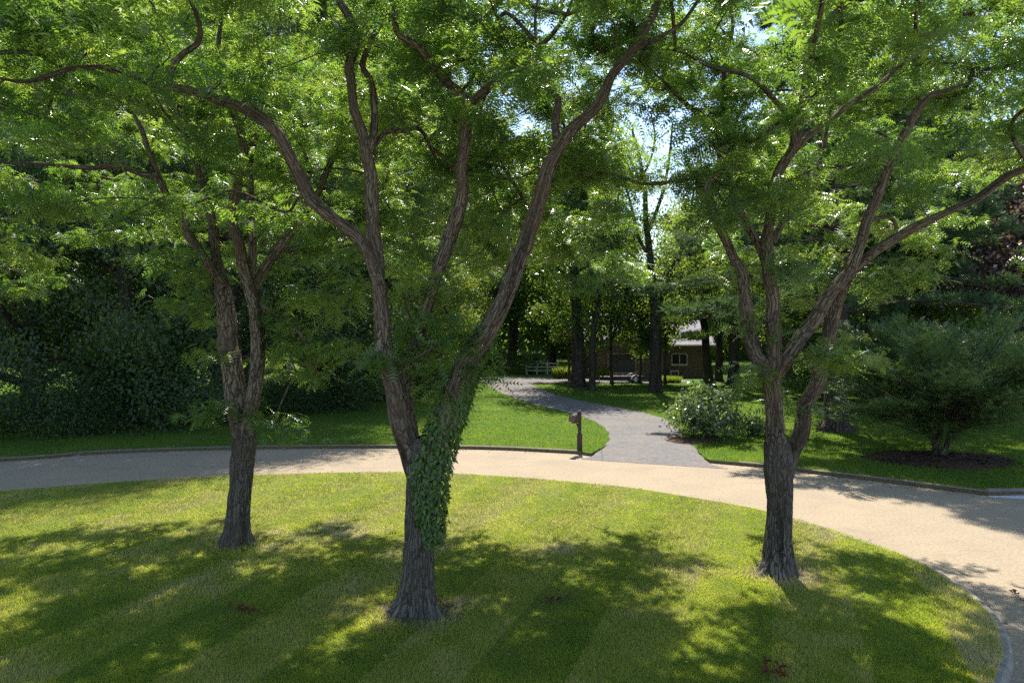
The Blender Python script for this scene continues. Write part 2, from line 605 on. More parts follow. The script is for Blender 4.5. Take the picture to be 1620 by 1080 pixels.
# road sheet (below everything else) and base ground
b = MB(); b.add([(-900, -300, -.06), (900, -300, -.06), (900, 1500, -.06), (-900, 1500, -.06)], [(0, 1, 2, 3)])
tag(b.build('ground', M['verge_lawn']), 'flat green ground running out to the horizon', None, None, 'structure')
b = MB(); b.add([(-70, -25, 0), (70, -25, 0), (70, 27, 0), (-70, 27, 0)], [(0, 1, 2, 3)])
tag(b.build('road', M['road']), 'tan chip sealed road curving round the grass island', None, None, 'structure')

# island lawn: rings out to the kerb
th = np.linspace(-np.pi, np.pi, 360, endpoint=False)
Rb = np.interp(th, _a, _r)
bx, by = IC[0] + Rb * np.cos(th), IC[1] + Rb * np.sin(th)
kerb_show = np.clip((13.2 - by) / 2.2, 0, 1) * (bx > -2) + (bx <= -2) * 1.0     # where the concrete shows beyond the grass
edge_n = .035 * (vnoise(np.stack([bx * 2.3, by * 2.3, bx * 0], -1), 3) - .5)
inset = .03 + .11 * kerb_show + edge_n
rings = np.concatenate([np.linspace(0, .95, 20)[1:], [.985, 1.0]])
vs, zs = [(IC[0], IC[1], LAWN_Z + .06)], 0
for s in rings:
    rr = (Rb - inset) * s
    x, y = IC[0] + rr * np.cos(th), IC[1] + rr * np.sin(th)
    z = LAWN_Z + .06 * (1 - s ** 4) + .018
    vs += list(zip(x, y, np.full_like(x, z)))
n = len(th)
fs = [(0, 1 + i, 1 + (i + 1) % n) for i in range(n)]
for k in range(len(rings) - 1):
    for i in range(n):
        a, c = 1 + k * n + i, 1 + k * n + (i + 1) % n
        fs.append((a, a + n, c + n, c))
b = MB(); b.v, b.f = vs, fs
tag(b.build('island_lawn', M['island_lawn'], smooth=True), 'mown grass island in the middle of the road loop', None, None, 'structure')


def kerb(name, path, label, width, h, mat, seglen, side=1):
    """a kerb in cast segments; path runs along the road-side face, the top lies to its side"""
    root = tag(empty(name), label, None, None, 'structure')
    path = np.array(path, float)
    d = np.concatenate([[0], np.cumsum(np.linalg.norm(np.diff(path, axis=0), axis=1))])
    nseg = max(1, int(round(d[-1] / seglen)))
    for k in range(nseg):
        s0, s1 = d[-1] * k / nseg + .006, d[-1] * (k + 1) / nseg - .006
        t = np.linspace(s0, s1, 9)
        p = np.stack([np.interp(t, d, path[:, 0]), np.interp(t, d, path[:, 1])], -1)
        tg = np.gradient(p, axis=0)
        tg /= np.linalg.norm(tg, axis=1)[:, None]
        nr = np.stack([-tg[:, 1], tg[:, 0]], -1) * side
        dz = random.uniform(-.004, .004)
        prof = [(0, -.03), (.012, h * .55), (.03, h - .012), (.055, h), (width - .01, h), (width, h - .02), (width, -.03)]
        vs = [(p[i][0] + nr[i][0] * a, p[i][1] + nr[i][1] * a, z + dz) for i in range(9) for a, z in prof]
        m = len(prof)
        fs = []
        for i in range(8):
            for j in range(m - 1):
                q = (i * m + j, i * m + m + j, i * m + m + j + 1, i * m + j + 1)
                fs.append(q)
        fs += [tuple(range(m)), tuple(reversed(range(8 * m, 9 * m)))]
        b = MB(); b.v, b.f = vs, fs
        b.build('kerb_segment', mat, root)
    return root


order = np.argsort(-th)        # clockwise from above: left end over the far side to the near right end
sel = [i for i in order if not (by[i] < 11 and bx[i] < 1)]
kp = np.stack([bx[sel], by[sel]], -1)
# rotate so that the path starts on the left
st = np.argmin(kp[:, 0])
kp = np.roll(kp, -st, axis=0)
kerb('kerb', kp, 'pale concrete kerb rounding the grass island', .14, .118, M['concrete'], 2.4, -1)

far_left_px = [(0, 730), (150, 719), (300, 713), (450, 710), (640, 709), (720, 710), (800, 712), (860, 715), (912, 718)]
far_right_px = [(1168, 736), (1230, 742), (1300, 751), (1400, 763), (1500, 776), (1565, 784)]
FL = [G(u, v)[:2] for u, v in far_left_px]
FR = [G(u, v)[:2] for u, v in far_right_px]
FL = [np.array([-60., 12.0]), np.array([-38., 16.0]), np.array([-24., 19.8])] + FL
FLp = smooth_path(FL, .5)[0]
FRp = smooth_path(FR, .5)[0]
FR2 = [FRp[-1], FRp[-1] + np.array([1.6, .08]), FRp[-1] + np.array([6, .4]), FRp[-1] + np.array([40, -3.0])]
kerb('kerb', FLp, 'low brown kerb along the wooded side of the road, up to the mailbox', .16, .115, M['old_kerb'], 3.0, 1)
kerb('kerb', FRp, 'low kerb between the road and the lawn with the yew', .16, .115, M['old_kerb'], 3.0, 1)
kerb('kerb', smooth_path(FR2, .5)[0], 'short reddish kerb past the joint beside a pale gutter', .16, .16, M['old_kerb'], 3.0, 1)
b = MB(); p = FRp[-1]
b.add([(p[0] - .3, p[1] - .08, .004), (p[0] + 1, p[1] - .42, .004), (p[0] + 16, p[1] - .9, .004), (p[0] + 16, p[1] + .1, .004), (p[0] + .1, p[1] + .03, .004)], [(0, 1, 2, 3, 4)])
tag(b.build('gutter_pavement', M['gutter']), 'pale concrete gutter strip below the reddish kerb', None, None, 'structure')

# driveway edges
dl_px = [(918, 722), (938, 718), (955, 707), (964, 696), (962, 684), (950, 672), (926, 661), (880, 648), (830, 635), (795, 622), (776, 612), (768, 604)]
dr_px = [(1150, 737), (1118, 728), (1106, 716), (1094, 703), (1078, 686), (1062, 668), (1030, 656), (985, 646), (935, 637), (893, 628), (862, 618), (840, 608)]
DL = np.array([G(u, v, .09)[:2] for u, v in dl_px])
DR = np.array([G(u, v, .09)[:2] for u, v in dr_px])
DLs = smooth_path(DL, .8)[0]
DRs = smooth_path(DR, .8)[0]


def resamp(P, n):
    d = np.concatenate([[0], np.cumsum(np.linalg.norm(np.diff(P, axis=0), axis=1))])
    t = np.linspace(0, d[-1], n)
    return np.stack([np.interp(t, d, P[:, 0]), np.interp(t, d, P[:, 1])], -1)


n = 60
A, Bq = resamp(DLs, n), resamp(DRs, n)
nn = 9
vs, fs = [], []
for i in range(n):
    for j in range(nn):
        t = j / (nn - 1)
        p = A[i] * (1 - t) + Bq[i] * t
        e = .05 * math.sin(i * 2.1 + j) if j in (0, nn - 1) else 0
        y = p[1]
        ml = np.interp(i, [0, 2, 5], [.006, .05, LAWN_Z + .006])
        vs.append((p[0] + e, y, ml))
for i in range(n - 1):
    for j in range(nn - 1):
        a = i * nn + j
        fs.append((a, a + 1, a + nn + 1, a + nn))
b = MB(); b.v, b.f = vs, fs
tag(b.build('driveway', M['drive'], smooth=True), 'grey weathered asphalt driveway winding back past the mailbox', None, None, 'structure')
# forecourt by the house: runs from the drive's far end over to the garage
b = MB()
fc = [G(768, 604, .1)[:2], G(840, 608, .1)[:2], (3.2, 52.0), (7.5, 51.6), (12.3, 52.0), (14, 53.4), (13.6, 56.5), (7, 57.5), (0, 58), (-4, 66), (-9, 64)]
b.add([(x, y, LAWN_Z + .012) for x, y in fc], [tuple(range(len(fc)))])
tag(b.build('forecourt_pavement', M['drive']), 'grey paved forecourt in front of the house', None, None, 'structure')

# outer lawn: one sheet with the kerb line as its near edge and a notch where the drive comes out
outline = [(-260, 5)] + [tuple(p) for p in FLp] + [tuple(DL[1] + np.array([-.05, .1])), tuple(DL[2]), tuple(A[6] + np.array([.2, 0]))] + \
          [tuple(Bq[6] + np.array([-.2, 0])), tuple(DR[2]), tuple(DR[1] + np.array([.1, .05]))] + [tuple(p) for p in FRp] + \
          [tuple(p) for p in FR2[1:]] + [(260, 8), (260, 600), (-260, 600)]
from mathutils.geometry import tessellate_polygon
tri = tessellate_polygon([[Vector((x, y, 0)) for x, y in outline]])
b = MB(); b.v = [(x, y, LAWN_Z) for x, y in outline]; b.f = [tuple(t) for t in tri]
no = len(outline)
sk = MB(); sk.v = [(x, y, LAWN_Z) for x, y in outline] + [(x, y, -.05) for x, y in outline]; sk.f = [(i, i + 1, no + i + 1, no + i) for i in range(1, no - 4)]
me = b.mesh('lawn', M['verge_lawn'])
me.update()
if me.polygons[0].normal.z < 0:
    me.flip_normals()
lw = link('lawn', me)
sk.build('lawn_edge', M['soil'], lw)
tag(lw, 'green lawn beyond the road reaching back to the trees', None, None, 'structure')

# mulch bed under the yew, bare soil at the drive bush
YEW = G(1487, 722, .12)


def mound(name, cx, cy, rx, ry, h, mat, label, z0=LAWN_Z, seed=0):
    vs, fs = [(cx, cy, z0 + h)], []
    t = np.linspace(0, 2 * np.pi, 40, endpoint=False)
    w = 1 + .12 * np.sin(3 * t + seed) + .07 * np.sin(7 * t + 2 * seed)
    rs = [.25, .5, .75, .9, 1.0]
    for s in rs:
        z = z0 + h * (1 - s ** 2) + (.004 if s < 1 else -.01)
        for i in range(40):
            vs.append((cx + rx * s * w[i] * math.cos(t[i]), cy + ry * s * w[i] * math.sin(t[i]), z + (random.random() * .03 * h / .1 if s < 1 else 0)))
    fs = [(0, 1 + i, 1 + (i + 1) % 40) for i in range(40)]
    for k in range(len(rs) - 1):
        for i in range(40):
            a, c = 1 + k * 40 + i, 1 + k * 40 + (i + 1) % 40
            fs.append((a, a + 40, c + 40, c))
    b = MB(); b.v, b.f = vs, fs
    return tag(b.build(name, mat, smooth=True), label, None, None, 'structure')


mound('mulch_ground', YEW[0] - .2, YEW[1] - .4, 2.2, 1.5, .10, M['mulch'], 'oval bed of dark brown mulch under the yew')
BUSH = G(1125, 694, .1)
mound('soil_ground', BUSH[0] - .8, BUSH[1] - .3, 1.1, .9, .03, M['mulch'], 'bare brown soil beside the drive under the glossy bush', seed=2)

# ------------------------------------------------------------------ honey locusts
TC = G(656, 968, .15); TL = G(372, 862, .15); TR = G(1232, 906, .15)
YC, YL, YR = TC[1], TL[1], TR[1]

# limbs: list of (u, v, width in photo pixels), with depth offsets at start and end
LOCUST = {
 'C': dict(Y=YC, limbs=[
  ('trunk', [(657, 985, 68), (659, 950, 64), (662, 900, 57), (665, 850, 56), (668, 800, 60), (672, 752, 68), (672, 715, 66), (668, 690, 48)], 0, 0),
  ('limb', [(668, 770, 46), (654, 725, 46), (640, 680, 44), (624, 625, 40), (609, 565, 34), (603, 505, 29), (597, 452, 26), (583, 408, 24), (566, 376, 24), (538, 350, 24), (493, 312, 25), (463, 262, 24), (428, 202, 23), (381, 167, 21), (333, 152, 18), (267, 137, 16), (222, 124, 12), (160, 108, 10), (110, 108, 9), (75, 117, 9), (30, 129, 7), (-30, 118, 4)], .05, -.7),
  ('limb', [(267, 140, 13), (272, 108, 13), (288, 84, 12), (312, 64, 11), (314, 38, 9), (300, 5, 7), (270, -50, 4)], -.45, -1.0),
  ('limb', [(599, 470, 22), (599, 420, 24), (594, 368, 27), (587, 296, 27), (575, 237, 24), (564, 178, 20), (556, 130, 19), (551, 104, 18), (559, 56, 16), (555, 26, 14), (537, -4, 12), (520, -60, 8), (500, -150, 5)], .0, .9),
  ('limb', [(580, 262, 15), (589, 225, 15), (592, 178, 14), (589, 132, 13), (574, 104, 12), (590, 60, 10), (612, 20, 8), (640, -60, 5)], .3, 1.2),
  ('limb', [(575, 250, 10), (611, 209, 10), (640, 205, 9), (665, 203, 8), (690, 250, 6), (715, 275, 4)], .4, 2.2),
  ('limb', [(650, 690, 30), (643, 640, 28), (648, 577, 26), (664, 521, 25), (680, 478, 24), (694, 433, 24), (708, 392, 24), (726, 335, 26), (736, 296, 26), (732, 268, 24), (737, 230, 23), (742, 190, 22), (744, 158, 22)], .25, .55),
  ('limb', [(744, 164, 17), (722, 141, 19), (695, 116, 18), (675, 89, 17), (658, 70, 16), (637, 58, 14), (630, 40, 13), (626, 0, 11), (630, -70, 7), (610, -160, 4)], .55, -.4),
  ('limb', [(744, 164, 15), (767, 144, 17), (789, 123, 15), (806, 112, 13), (842, 88, 10), (872, 55, 8), (905, 5, 6), (920, -60, 4)], .55, 1.6),
  ('limb', [(672, 770, 50), (690, 720, 52), (712, 650, 50), (740, 575, 44), (770, 522, 38), (799, 468, 33), (818, 415, 33), (834, 380, 33), (852, 315, 31), (870, 267, 29), (889, 230, 27), (908, 203, 24), (937, 178, 21), (956, 148, 20), (971, 119, 18), (990, 94, 16), (1026, 37, 15), (1042, -2, 13), (1070, -70, 9), (1090, -150, 5)], -.05, -.8),
  ('limb', [(886, 238, 16), (879, 205, 16), (878, 178, 15), (880, 156, 13), (862, 132, 10), (850, 90, 8), (845, 30, 6), (860, -40, 4)], -.3, .6),
  ('limb', [(1000, 80, 10), (1040, 60, 9), (1085, 35, 8), (1110, -5, 6), (1130, -60, 4)], -.6, .4),
 ]),
 'L': dict(Y=YL, limbs=[
  ('trunk', [(372, 878, 52), (374, 850, 48), (378, 800, 43), (381, 760, 41), (384, 720, 42), (386, 690, 44), (384, 665, 36)], 0, 0),
  ('limb', [(383, 705, 32), (377, 655, 38), (370, 615, 38), (363, 558, 37), (360, 510, 35), (357, 470, 32), (352, 440, 26), (344, 410, 20), (337, 370, 18), (329, 333, 17), (312, 258, 17), (294, 202, 16), (280, 172, 15), (262, 120, 12), (255, 60, 9), (235, -20, 6), (220, -90, 4)], 0, .8),
  ('limb', [(281, 178, 12), (245, 166, 12), (200, 166, 10), (160, 171, 8), (120, 150, 6), (70, 150, 4)], .7, -.3),
  ('limb', [(353, 455, 20), (325, 408, 18), (296, 368, 17), (268, 318, 15), (252, 285, 13), (222, 275, 12), (178, 265, 11), (130, 261, 9), (52, 258, 6), (-20, 262, 4)], .1, -.8),
  ('limb', [(257, 292, 10), (236, 243, 11), (224, 207, 10), (214, 183, 9), (212, 140, 7), (190, 80, 5), (180, 10, 4)], -.2, .9),
  ('limb', [(386, 706, 30), (393, 665, 28), (403, 615, 25), (407, 550, 24), (406, 495, 24), (397, 461, 23), (387, 425, 22), (377, 388, 20), (368, 343, 18), (374, 296, 18), (385, 258, 17), (382, 211, 16), (369, 183, 15), (350, 130, 12), (345, 70, 9), (350, 0, 6), (345, -80, 4)], -.05, -.6),
  ('limb', [(394, 452, 15), (400, 410, 15), (397, 365, 15), (393, 312, 14), (394, 262, 13), (408, 200, 11), (420, 130, 9), (440, 50, 6), (450, -40, 4)], -.15, 1.4),
  ('limb', [(398, 466, 18), (418, 430, 18), (440, 398, 18), (478, 341, 16), (510, 290, 13), (530, 240, 10), (560, 180, 7), (590, 110, 4)], -.1, 1.8),
 ]),
 'R': dict(Y=YR, limbs=[
  ('trunk', [(1232, 925, 58), (1232, 895, 53), (1231, 850, 47), (1232, 800, 46), (1232, 760, 48), (1231, 725, 50), (1229, 700, 42)], 0, 0),
  ('limb', [(1230, 740, 38), (1227, 700, 37), (1226, 640, 38), (1222, 600, 37), (1208, 578, 32), (1194, 555, 29), (1185, 500, 26), (1180, 460, 23), (1168, 423, 20), (1155, 402, 18), (1136, 350, 17), (1121, 300, 17), (1135, 265, 15), (1139, 218, 14), (1117, 187, 11), (1088, 166, 9), (1050, 130, 6), (1010, 100, 4)], 0, -.4),
  ('limb', [(1138, 212, 11), (1148, 160, 11), (1146, 100, 9), (1160, 40, 7), (1150, -40, 4)], -.3, .8),
  ('limb', [(1222, 610, 30), (1225, 556, 27), (1222, 515, 26), (1219, 478, 25), (1216, 438, 24), (1217, 400, 23), (1218, 370, 22), (1226, 311, 21), (1234, 272, 20), (1253, 233, 18), (1264, 180, 17), (1272, 132, 16), (1279, 78, 15), (1297, 50, 14), (1323, 23, 12), (1347, -2, 11), (1380, -60, 8), (1400, -140, 5)], -.1, -.7),
  ('limb', [(1213, 420, 15), (1196, 374, 15), (1175, 338, 14), (1157, 290, 13), (1152, 250, 11), (1165, 190, 8), (1190, 130, 5)], .05, 1.2),
  ('limb', [(1221, 385, 14), (1236, 357, 14), (1262, 326, 13), (1275, 300, 12), (1300, 250, 10), (1310, 190, 7), (1330, 120, 5)], 0, 1.6),
  ('limb', [(1256, 232, 11), (1249, 190, 10), (1229, 163, 10), (1194, 128, 9), (1144, 109, 8), (1093, 88, 6), (1050, 80, 4)], -.45, -1.2),
  ('limb', [(1245, 250, 12), (1290, 205, 12), (1319, 183, 12), (1342, 163, 11), (1373, 143, 11), (1404, 124, 10), (1428, 104, 9), (1480, 70, 7), (1530, 20, 5)], -.3, .6),
  ('limb', [(1223, 604, 28), (1241, 572, 28), (1262, 544, 28), (1289, 508, 27), (1308, 470, 26), (1328, 444, 24), (1347, 425, 22), (1362, 385, 19), (1372, 345, 18), (1394, 294, 17), (1421, 232, 16), (1444, 186, 15), (1468, 156, 11), (1504, 143, 7), (1545, 128, 3)], -.05, -.5),
  ('limb', [(1340, 437, 18), (1372, 408, 17), (1410, 382, 17), (1447, 358, 17), (1495, 334, 16), (1545, 311, 16), (1583, 288, 15), (1622, 268, 13), (1690, 245, 10), (1770, 235, 6)], .1, -.9),
  ('limb', [(1233, 775, 34), (1246, 740, 32), (1257, 703, 31), (1269, 672, 31), (1281, 633, 31), (1297, 587, 30), (1311, 548, 28), (1320, 509, 27), (1330, 470, 26), (1340, 437, 24), (1352, 400, 18), (1375, 340, 13), (1400, 290, 9)], .1, .8),
 ]),
}

# template of one compound leaf: a drooping rachis with five pairs of leaflets
tv, tf = [], []
for k in range(5):
    x = .12 + .88 * k / 4.4
    zz = -.32 * x * x
    w = .27 * math.sin(math.pi * (.2 + .7 * k / 4.4)) + .07
    for sgn in (1, -1):
        o = len(tv)
        tv += [(x - .055, 0, zz), (x + .075, 0, zz), (x + .13, sgn * w, zz - .06)]
        tf.append((o, o + 1, o + 2) if sgn > 0 else (o + 1, o, o + 2))
FROND_V, FROND_F = np.array(tv), np.array(tf)


def grow(nodes, attract, rng):
    """join every attractor to the nearest node or earlier branch; returns edges (parent point list, child) and descendant counts"""
    P = [tuple(p) for p in nodes]
    par = [-1] * len(P)
    arr = np.array(P)
    rest = list(range(len(attract)))
    att = np.array(attract)
    best_d = np.full(len(att), 1e9)
    best_i = np.zeros(len(att), int)

    def relax(i0, pts):
        D = att[:, None] - pts[None]
        pen = 1.0 + .9 * np.clip(-D[..., 2] / (np.linalg.norm(D, axis=-1) + 1e-6), 0, 1)     # prefers growing up
        d = np.linalg.norm(D, axis=-1) * pen
        k = d.argmin(1)
        dm = d[np.arange(len(att)), k]
        u = dm < best_d
        best_d[u] = dm[u]
        best_i[u] = k[u] + i0
    for c in range(0, len(arr), 200):
        relax(c, arr[c:c + 200])
    done = np.zeros(len(att), bool)
    ends = {}
    for _ in range(len(att)):
        j = int(np.where(done, 1e9, best_d).argmin())
        done[j] = True
        i = int(best_i[j])
        a, e = np.array(P[i]), att[j]
        L = np.linalg.norm(e - a)
        m = max(1, int(L / .45))
        bow = rng.normal(size=3) * .08 * L
        prev = i
        new = []
        for q in range(1, m + 1):
            t = q / m
            p = a * (1 - t) + e * t + bow * math.sin(math.pi * t) + (rng.normal(size=3) * .02 * L if q < m else 0)
            P.append(tuple(p)); par.append(prev); prev = len(P) - 1
            new.append(p)
        ends[prev] = j
        relax(len(P) - m, np.array(new))
    cnt = np.zeros(len(P))
    for e in ends:
        k = e
        while k != -1 and par[k] != -1:
            cnt[k] += 1
            k = par[k]
    return np.array(P), par, cnt


def crown_points(x0, y0, R, ztop, n, rng, zl=5.5):
    out = []
    while len(out) < n:
        a, r = rng.uniform(0, 2 * math.pi), R * math.sqrt(rng.uniform(.01, 1))
        x, y = x0 + r * math.cos(a), y0 + r * math.sin(a)
        if y < 5.2:
            continue
        low = zl + rng.normal() * .4 + max(0, y0 - y) * .42 + (1.2 if r < 1.6 else 0)
        top = ztop - (r / R) ** 2.2 * 4.2
        if top < low:
            continue
        z = low + (top - low) * rng.uniform(0, 1) ** .8
        u, v = project((x, y, z))
        if 970 < u < 1080 and 170 < v < 320 and rng.random() < .72:
            continue
        if ((u - 785) ** 2 + (v - 90) ** 2 < 30 ** 2 or (u - 905) ** 2 + (v - 120) ** 2 < 35 ** 2) and rng.random() < .45:
            continue
        if 1000 < u < 1085 and 325 <= v < 560:
            continue
        if y - .65 * z > 13.6 + rng.normal() * .35 and -11 < x < 9 and rng.random() < .85:
            continue
        if y < y0 - .6 and rng.random() < .4:
            continue
        if y < y0 - .2 and v > 130 and rng.random() < .75:
            continue
        out.append((x, y, z))
    return out


def fronds(pads, per, spread, rng, size=(.15, .235)):
    """compound leaves in small whorls through each pad"""
    pads = np.array(pads)
    k = len(pads)
    whorls = per // 5
    c = np.repeat(pads, whorls, 0) + rng.normal(size=(k * whorls, 3)) * np.array(spread)
    pt = np.repeat(rng.random(k), whorls)
    pos = np.repeat(c, 5, 0) + rng.normal(size=(len(c) * 5, 3)) * .03
    n = len(pos)
    az = rng.uniform(0, 2 * np.pi, n)
    dr = rng.normal(-.22, .36, n)
    x = np.stack([np.cos(az) * np.cos(dr), np.sin(az) * np.cos(dr), np.sin(dr)], -1)
    nr = np.array([0, 0, 1.0]) + rng.normal(size=(n, 3)) * .38
    tint = np.clip(.55 * np.repeat(pt, 5) + .45 * rng.random(n), 0, 1)
    return pos, frames(x, nr), rng.uniform(size[0], size[1], n), tint


def locust(key, label, R, ztop, npads, extra, seed, flare=.62):
    rng = np.random.default_rng(seed)
    D = LOCUST[key]
    base = {'C': TC, 'L': TL, 'R': TR}[key]
    root = tag(empty('locust_tree'), label, 'tree', 'honey locusts on the island')
    nodes = []
    trunk = None
    for k, (nm, pts, d0, d1) in enumerate(D['limbs']):
        m = len(pts)
        arc = np.array([0] + list(np.cumsum([math.hypot(pts[i + 1][0] - pts[i][0], pts[i + 1][1] - pts[i][1]) for i in range(m - 1)])))
        arc /= arc[-1]
        P, r = [], []
        for (u, v, w), t in zip(pts, arc):
            Y = D['Y'] + d0 + (d1 - d0) * t * (2 if False else 1)
            P.append(Q(u, v, Y)); r.append(w * .86 / 2 * Y / FPX)
        if k == 0:
            P[0][2] = min(P[0][2], .02)
        if k:
            r[-1] *= .45
        thick = max(r)
        SP, SR = smooth_path(P, .05 if thick > .09 else .07, np.array(r)[:, None])
        SR = SR[:, 0]
        if thick < .2:                         # crooked as the real limbs are
            tt = np.linspace(0, 1, len(SP))[:, None]
            wob = np.stack([vnoise(np.stack([np.arange(len(SP)) * .11, np.full(len(SP), k * 3.3), np.full(len(SP), 1.7 * j)], -1), seed) - .5 for j in range(3)], -1)
            SP = SP + wob * np.minimum(1, tt * 6) * .10
        seg = 56 if thick > .2 else (36 if thick > .12 else (22 if thick > .06 else 12))
        vfb = tube_np(SP, SR, seg, .032 if thick > .05 else .012, seed + k, flare if k == 0 else None, 7.3 * k + seed)
        o = link('trunk' if k == 0 else 'limb', tubes_mesh('trunk' if k == 0 else 'limb', [vfb], M['trunk_bark'] if k == 0 else M['locust_bark']), root if k == 0 else trunk)
        if k == 0:
            trunk = o
        else:
            for i in range(0, len(SP), 4):
                if SR[i] < .16 and SP[i][2] > 4.6:
                    nodes.append(SP[i])
    pads = crown_points(base[0], base[1], R, ztop, npads, rng)
    low = [Q(u, v, D['Y'] + dy) for u, v, dy in extra]
    allp = pads + [tuple(p) for p in low]
    Pn, par, cnt = grow(nodes, allp, rng)
    tl = []
    kids = {}
    for i in range(len(nodes), len(Pn)):
        kids.setdefault(par[i], []).append(i)
    for i in range(len(nodes), len(Pn)):       # chains: start where a branch leaves, go on along the thickest child
        if par[i] >= len(nodes) and max(kids[par[i]], key=lambda q: cnt[q]) == i:
            continue
        ch = [par[i], i]
        while ch[-1] in kids:
            ch.append(max(kids[ch[-1]], key=lambda q: cnt[q]))
        pp = Pn[ch]
        rr = .0065 * np.sqrt(np.maximum(cnt[ch], .6)) ** 1.15
        rr = np.minimum(rr, .034)
        rr[0] = rr[1]
        rr[-1] = .004
        if len(pp) == 2:
            pp = np.vstack([pp[0], (pp[0] + pp[1]) / 2, pp[1]]); rr = np.array([rr[0], rr[0], rr[1]])
        SP, SR = smooth_path(pp, .16, rr[:, None])
        tl.append(tube_np(SP, SR[:, 0], 6, 0, 0, None, i * .37))
    tag(link('twigs', tubes_mesh('twigs', tl, M['locust_bark']), root), kind='stuff')
    pr = np.array(pads)
    uu, vv = project(pr)
    inside = (uu > -90) & (uu < 1710) & (vv > -70)
    a = fronds(pr[inside], 145, (.27, .27, .085), rng, (.165, .26))
    bq = fronds(pr[~inside], 30, (.36, .36, .20), rng, (.30, .44))
    a = tuple(np.concatenate([p, q]) for p, q in zip(a, bq))
    if low:
        bq = fronds(low, 85, (.22, .25, .09), rng, (.165, .25))
        a = tuple(np.concatenate([p, q]) for p, q in zip(a, bq))
    tag(link('crown', scatter_mesh('crown', a[0], a[1], a[2], FROND_V, FROND_F, M['locust_leaf'], a[3]), root), kind='stuff')
    return root


exC = [(640, 470, .5), (665, 440, -.3), (690, 470, .5), (705, 505, -.35), (725, 530, -.3), (650, 510, .45), (735, 460, .6), (700, 560, .35), (640, 540, .4), (760, 400, .8),
       (660, 390, .9), (650, 350, 1.0), (690, 330, 1.2), (780, 350, 1.3), (520, 420, 1.1), (560, 450, .9), (545, 480, 1.2), (760, 590, -.2), (600, 565, -.3), (560, 400, .8), (500, 460, 1.3),
       (800, 20, 1.0), (830, 60, 1.8), (860, 10, 2.2), (890, 95, 2.6), (930, 50, 1.2), (960, 20, 2.0), (820, 120, 2.4), (780, 60, 1.5), (850, 150, 2.8), (990, 60, .8), (1010, 10, 1.6), (945, 120, 2.2),
       (655, 570, -.2), (690, 610, -.25), (745, 540, -.3)]
exL = [(440, 500, -.2), (470, 520, -.4), (450, 550, 0), (490, 560, -.5), (430, 570, .3), (500, 590, -.3), (520, 555, -.6), (470, 590, -.1), (460, 480, .4), (540, 545, -.2), (330, 560, -.3), (345, 645, -.4), (325, 655, -.5),
       (430, 660, -.3), (450, 685, -.5), (310, 470, .2), (300, 440, -.2), (280, 475, -.4), (320, 505, .4), (260, 420, .1), (430, 425, .2), (500, 470, .6), (300, 400, .2), (480, 400, .8)]
exR = [(1300, 560, -.4), (1330, 575, -.5), (1360, 565, -.7), (1320, 550, -.6), (1190, 520, -.3), (1205, 480, .5), (1260, 470, .5), (1280, 440, .7), (1180, 420, .6), (1400, 460, .4), (1440, 440, .2), (1380, 440, .6),
       (1420, 420, .5), (1300, 400, .9), (1150, 440, .8), (1480, 400, .3), (1200, 590, -.35), (1245, 640, .3),
       (1480, 20, .4), (1510, 60, -.2), (1540, 20, .8), (1570, 70, .2), (1600, 20, -.3), (1610, 100, .6), (1550, 110, 1.2), (1500, 100, 1.5), (1590, 150, 1.4), (1460, 60, 1.0), (1615, 60, 1.8), (1530, 70, 2.0), (1580, 200, .8), (1540, 170, 1.8), (1600, -30, 1.0), (1520, -20, 1.4),
       (1400, 15, 1.0), (1430, 50, 2.0), (1380, 60, 1.6), (1450, 10, 2.4), (1490, 30, 3.0), (1550, 50, 2.6), (1610, 20, 2.8), (1580, 110, 2.4), (1340, 30, 2.2), (1300, 60, 1.4), (1060, 30, 1.8), (1080, 80, 2.4),
       (1590, 250, 1.6), (1540, 250, 1.2), (1480, 230, 1.0), (1110, 60, .6), (1090, 130, .8), (1120, 20, 1.2), (900, 60, 1.5), (930, 20, 1.8)]
locust('C', 'middle and nearest locust tree on the island, its trunk clad in vine', 6.0, 12.4, 245, exC, 105)
locust('L', 'locust tree nearest the wood, twin stems parting low above a single trunk', 6.4, 12.8, 270, exL, 202)
locust('R', 'locust tree nearest the island kerb, one stem leaning out from low on its trunk', 6.2, 12.6, 290, exR, 308)

# stub of a cut branch on the middle tree is part of it
mid = [o for o in bpy.data.objects if o.name == 'locust_tree'][0]
p = Q(630, 608, YC - .10)
b = MB(); b.tube([p + np.array([0, .12, -.05]), p, p + np.array([0, -.03, .01])], [.04, .036, .028], 10)
b.build('branch_stub', M['pale_wood'], mid)

# bare patches at the foot of each locust
for t, rx, lab in ((TC, .85, 'bare trodden soil round the foot of the vine clad locust'), (TL, .55, 'bare trodden soil round the foot of the twin stemmed locust'), (TR, .7, 'bare trodden soil round the foot of the locust by the kerb')):
    mound('soil_ground', t[0], t[1] - .05, rx, rx * .75, .014, M['soil'], lab, float(isl_z(t[0], t[1])) + .012, t[0])

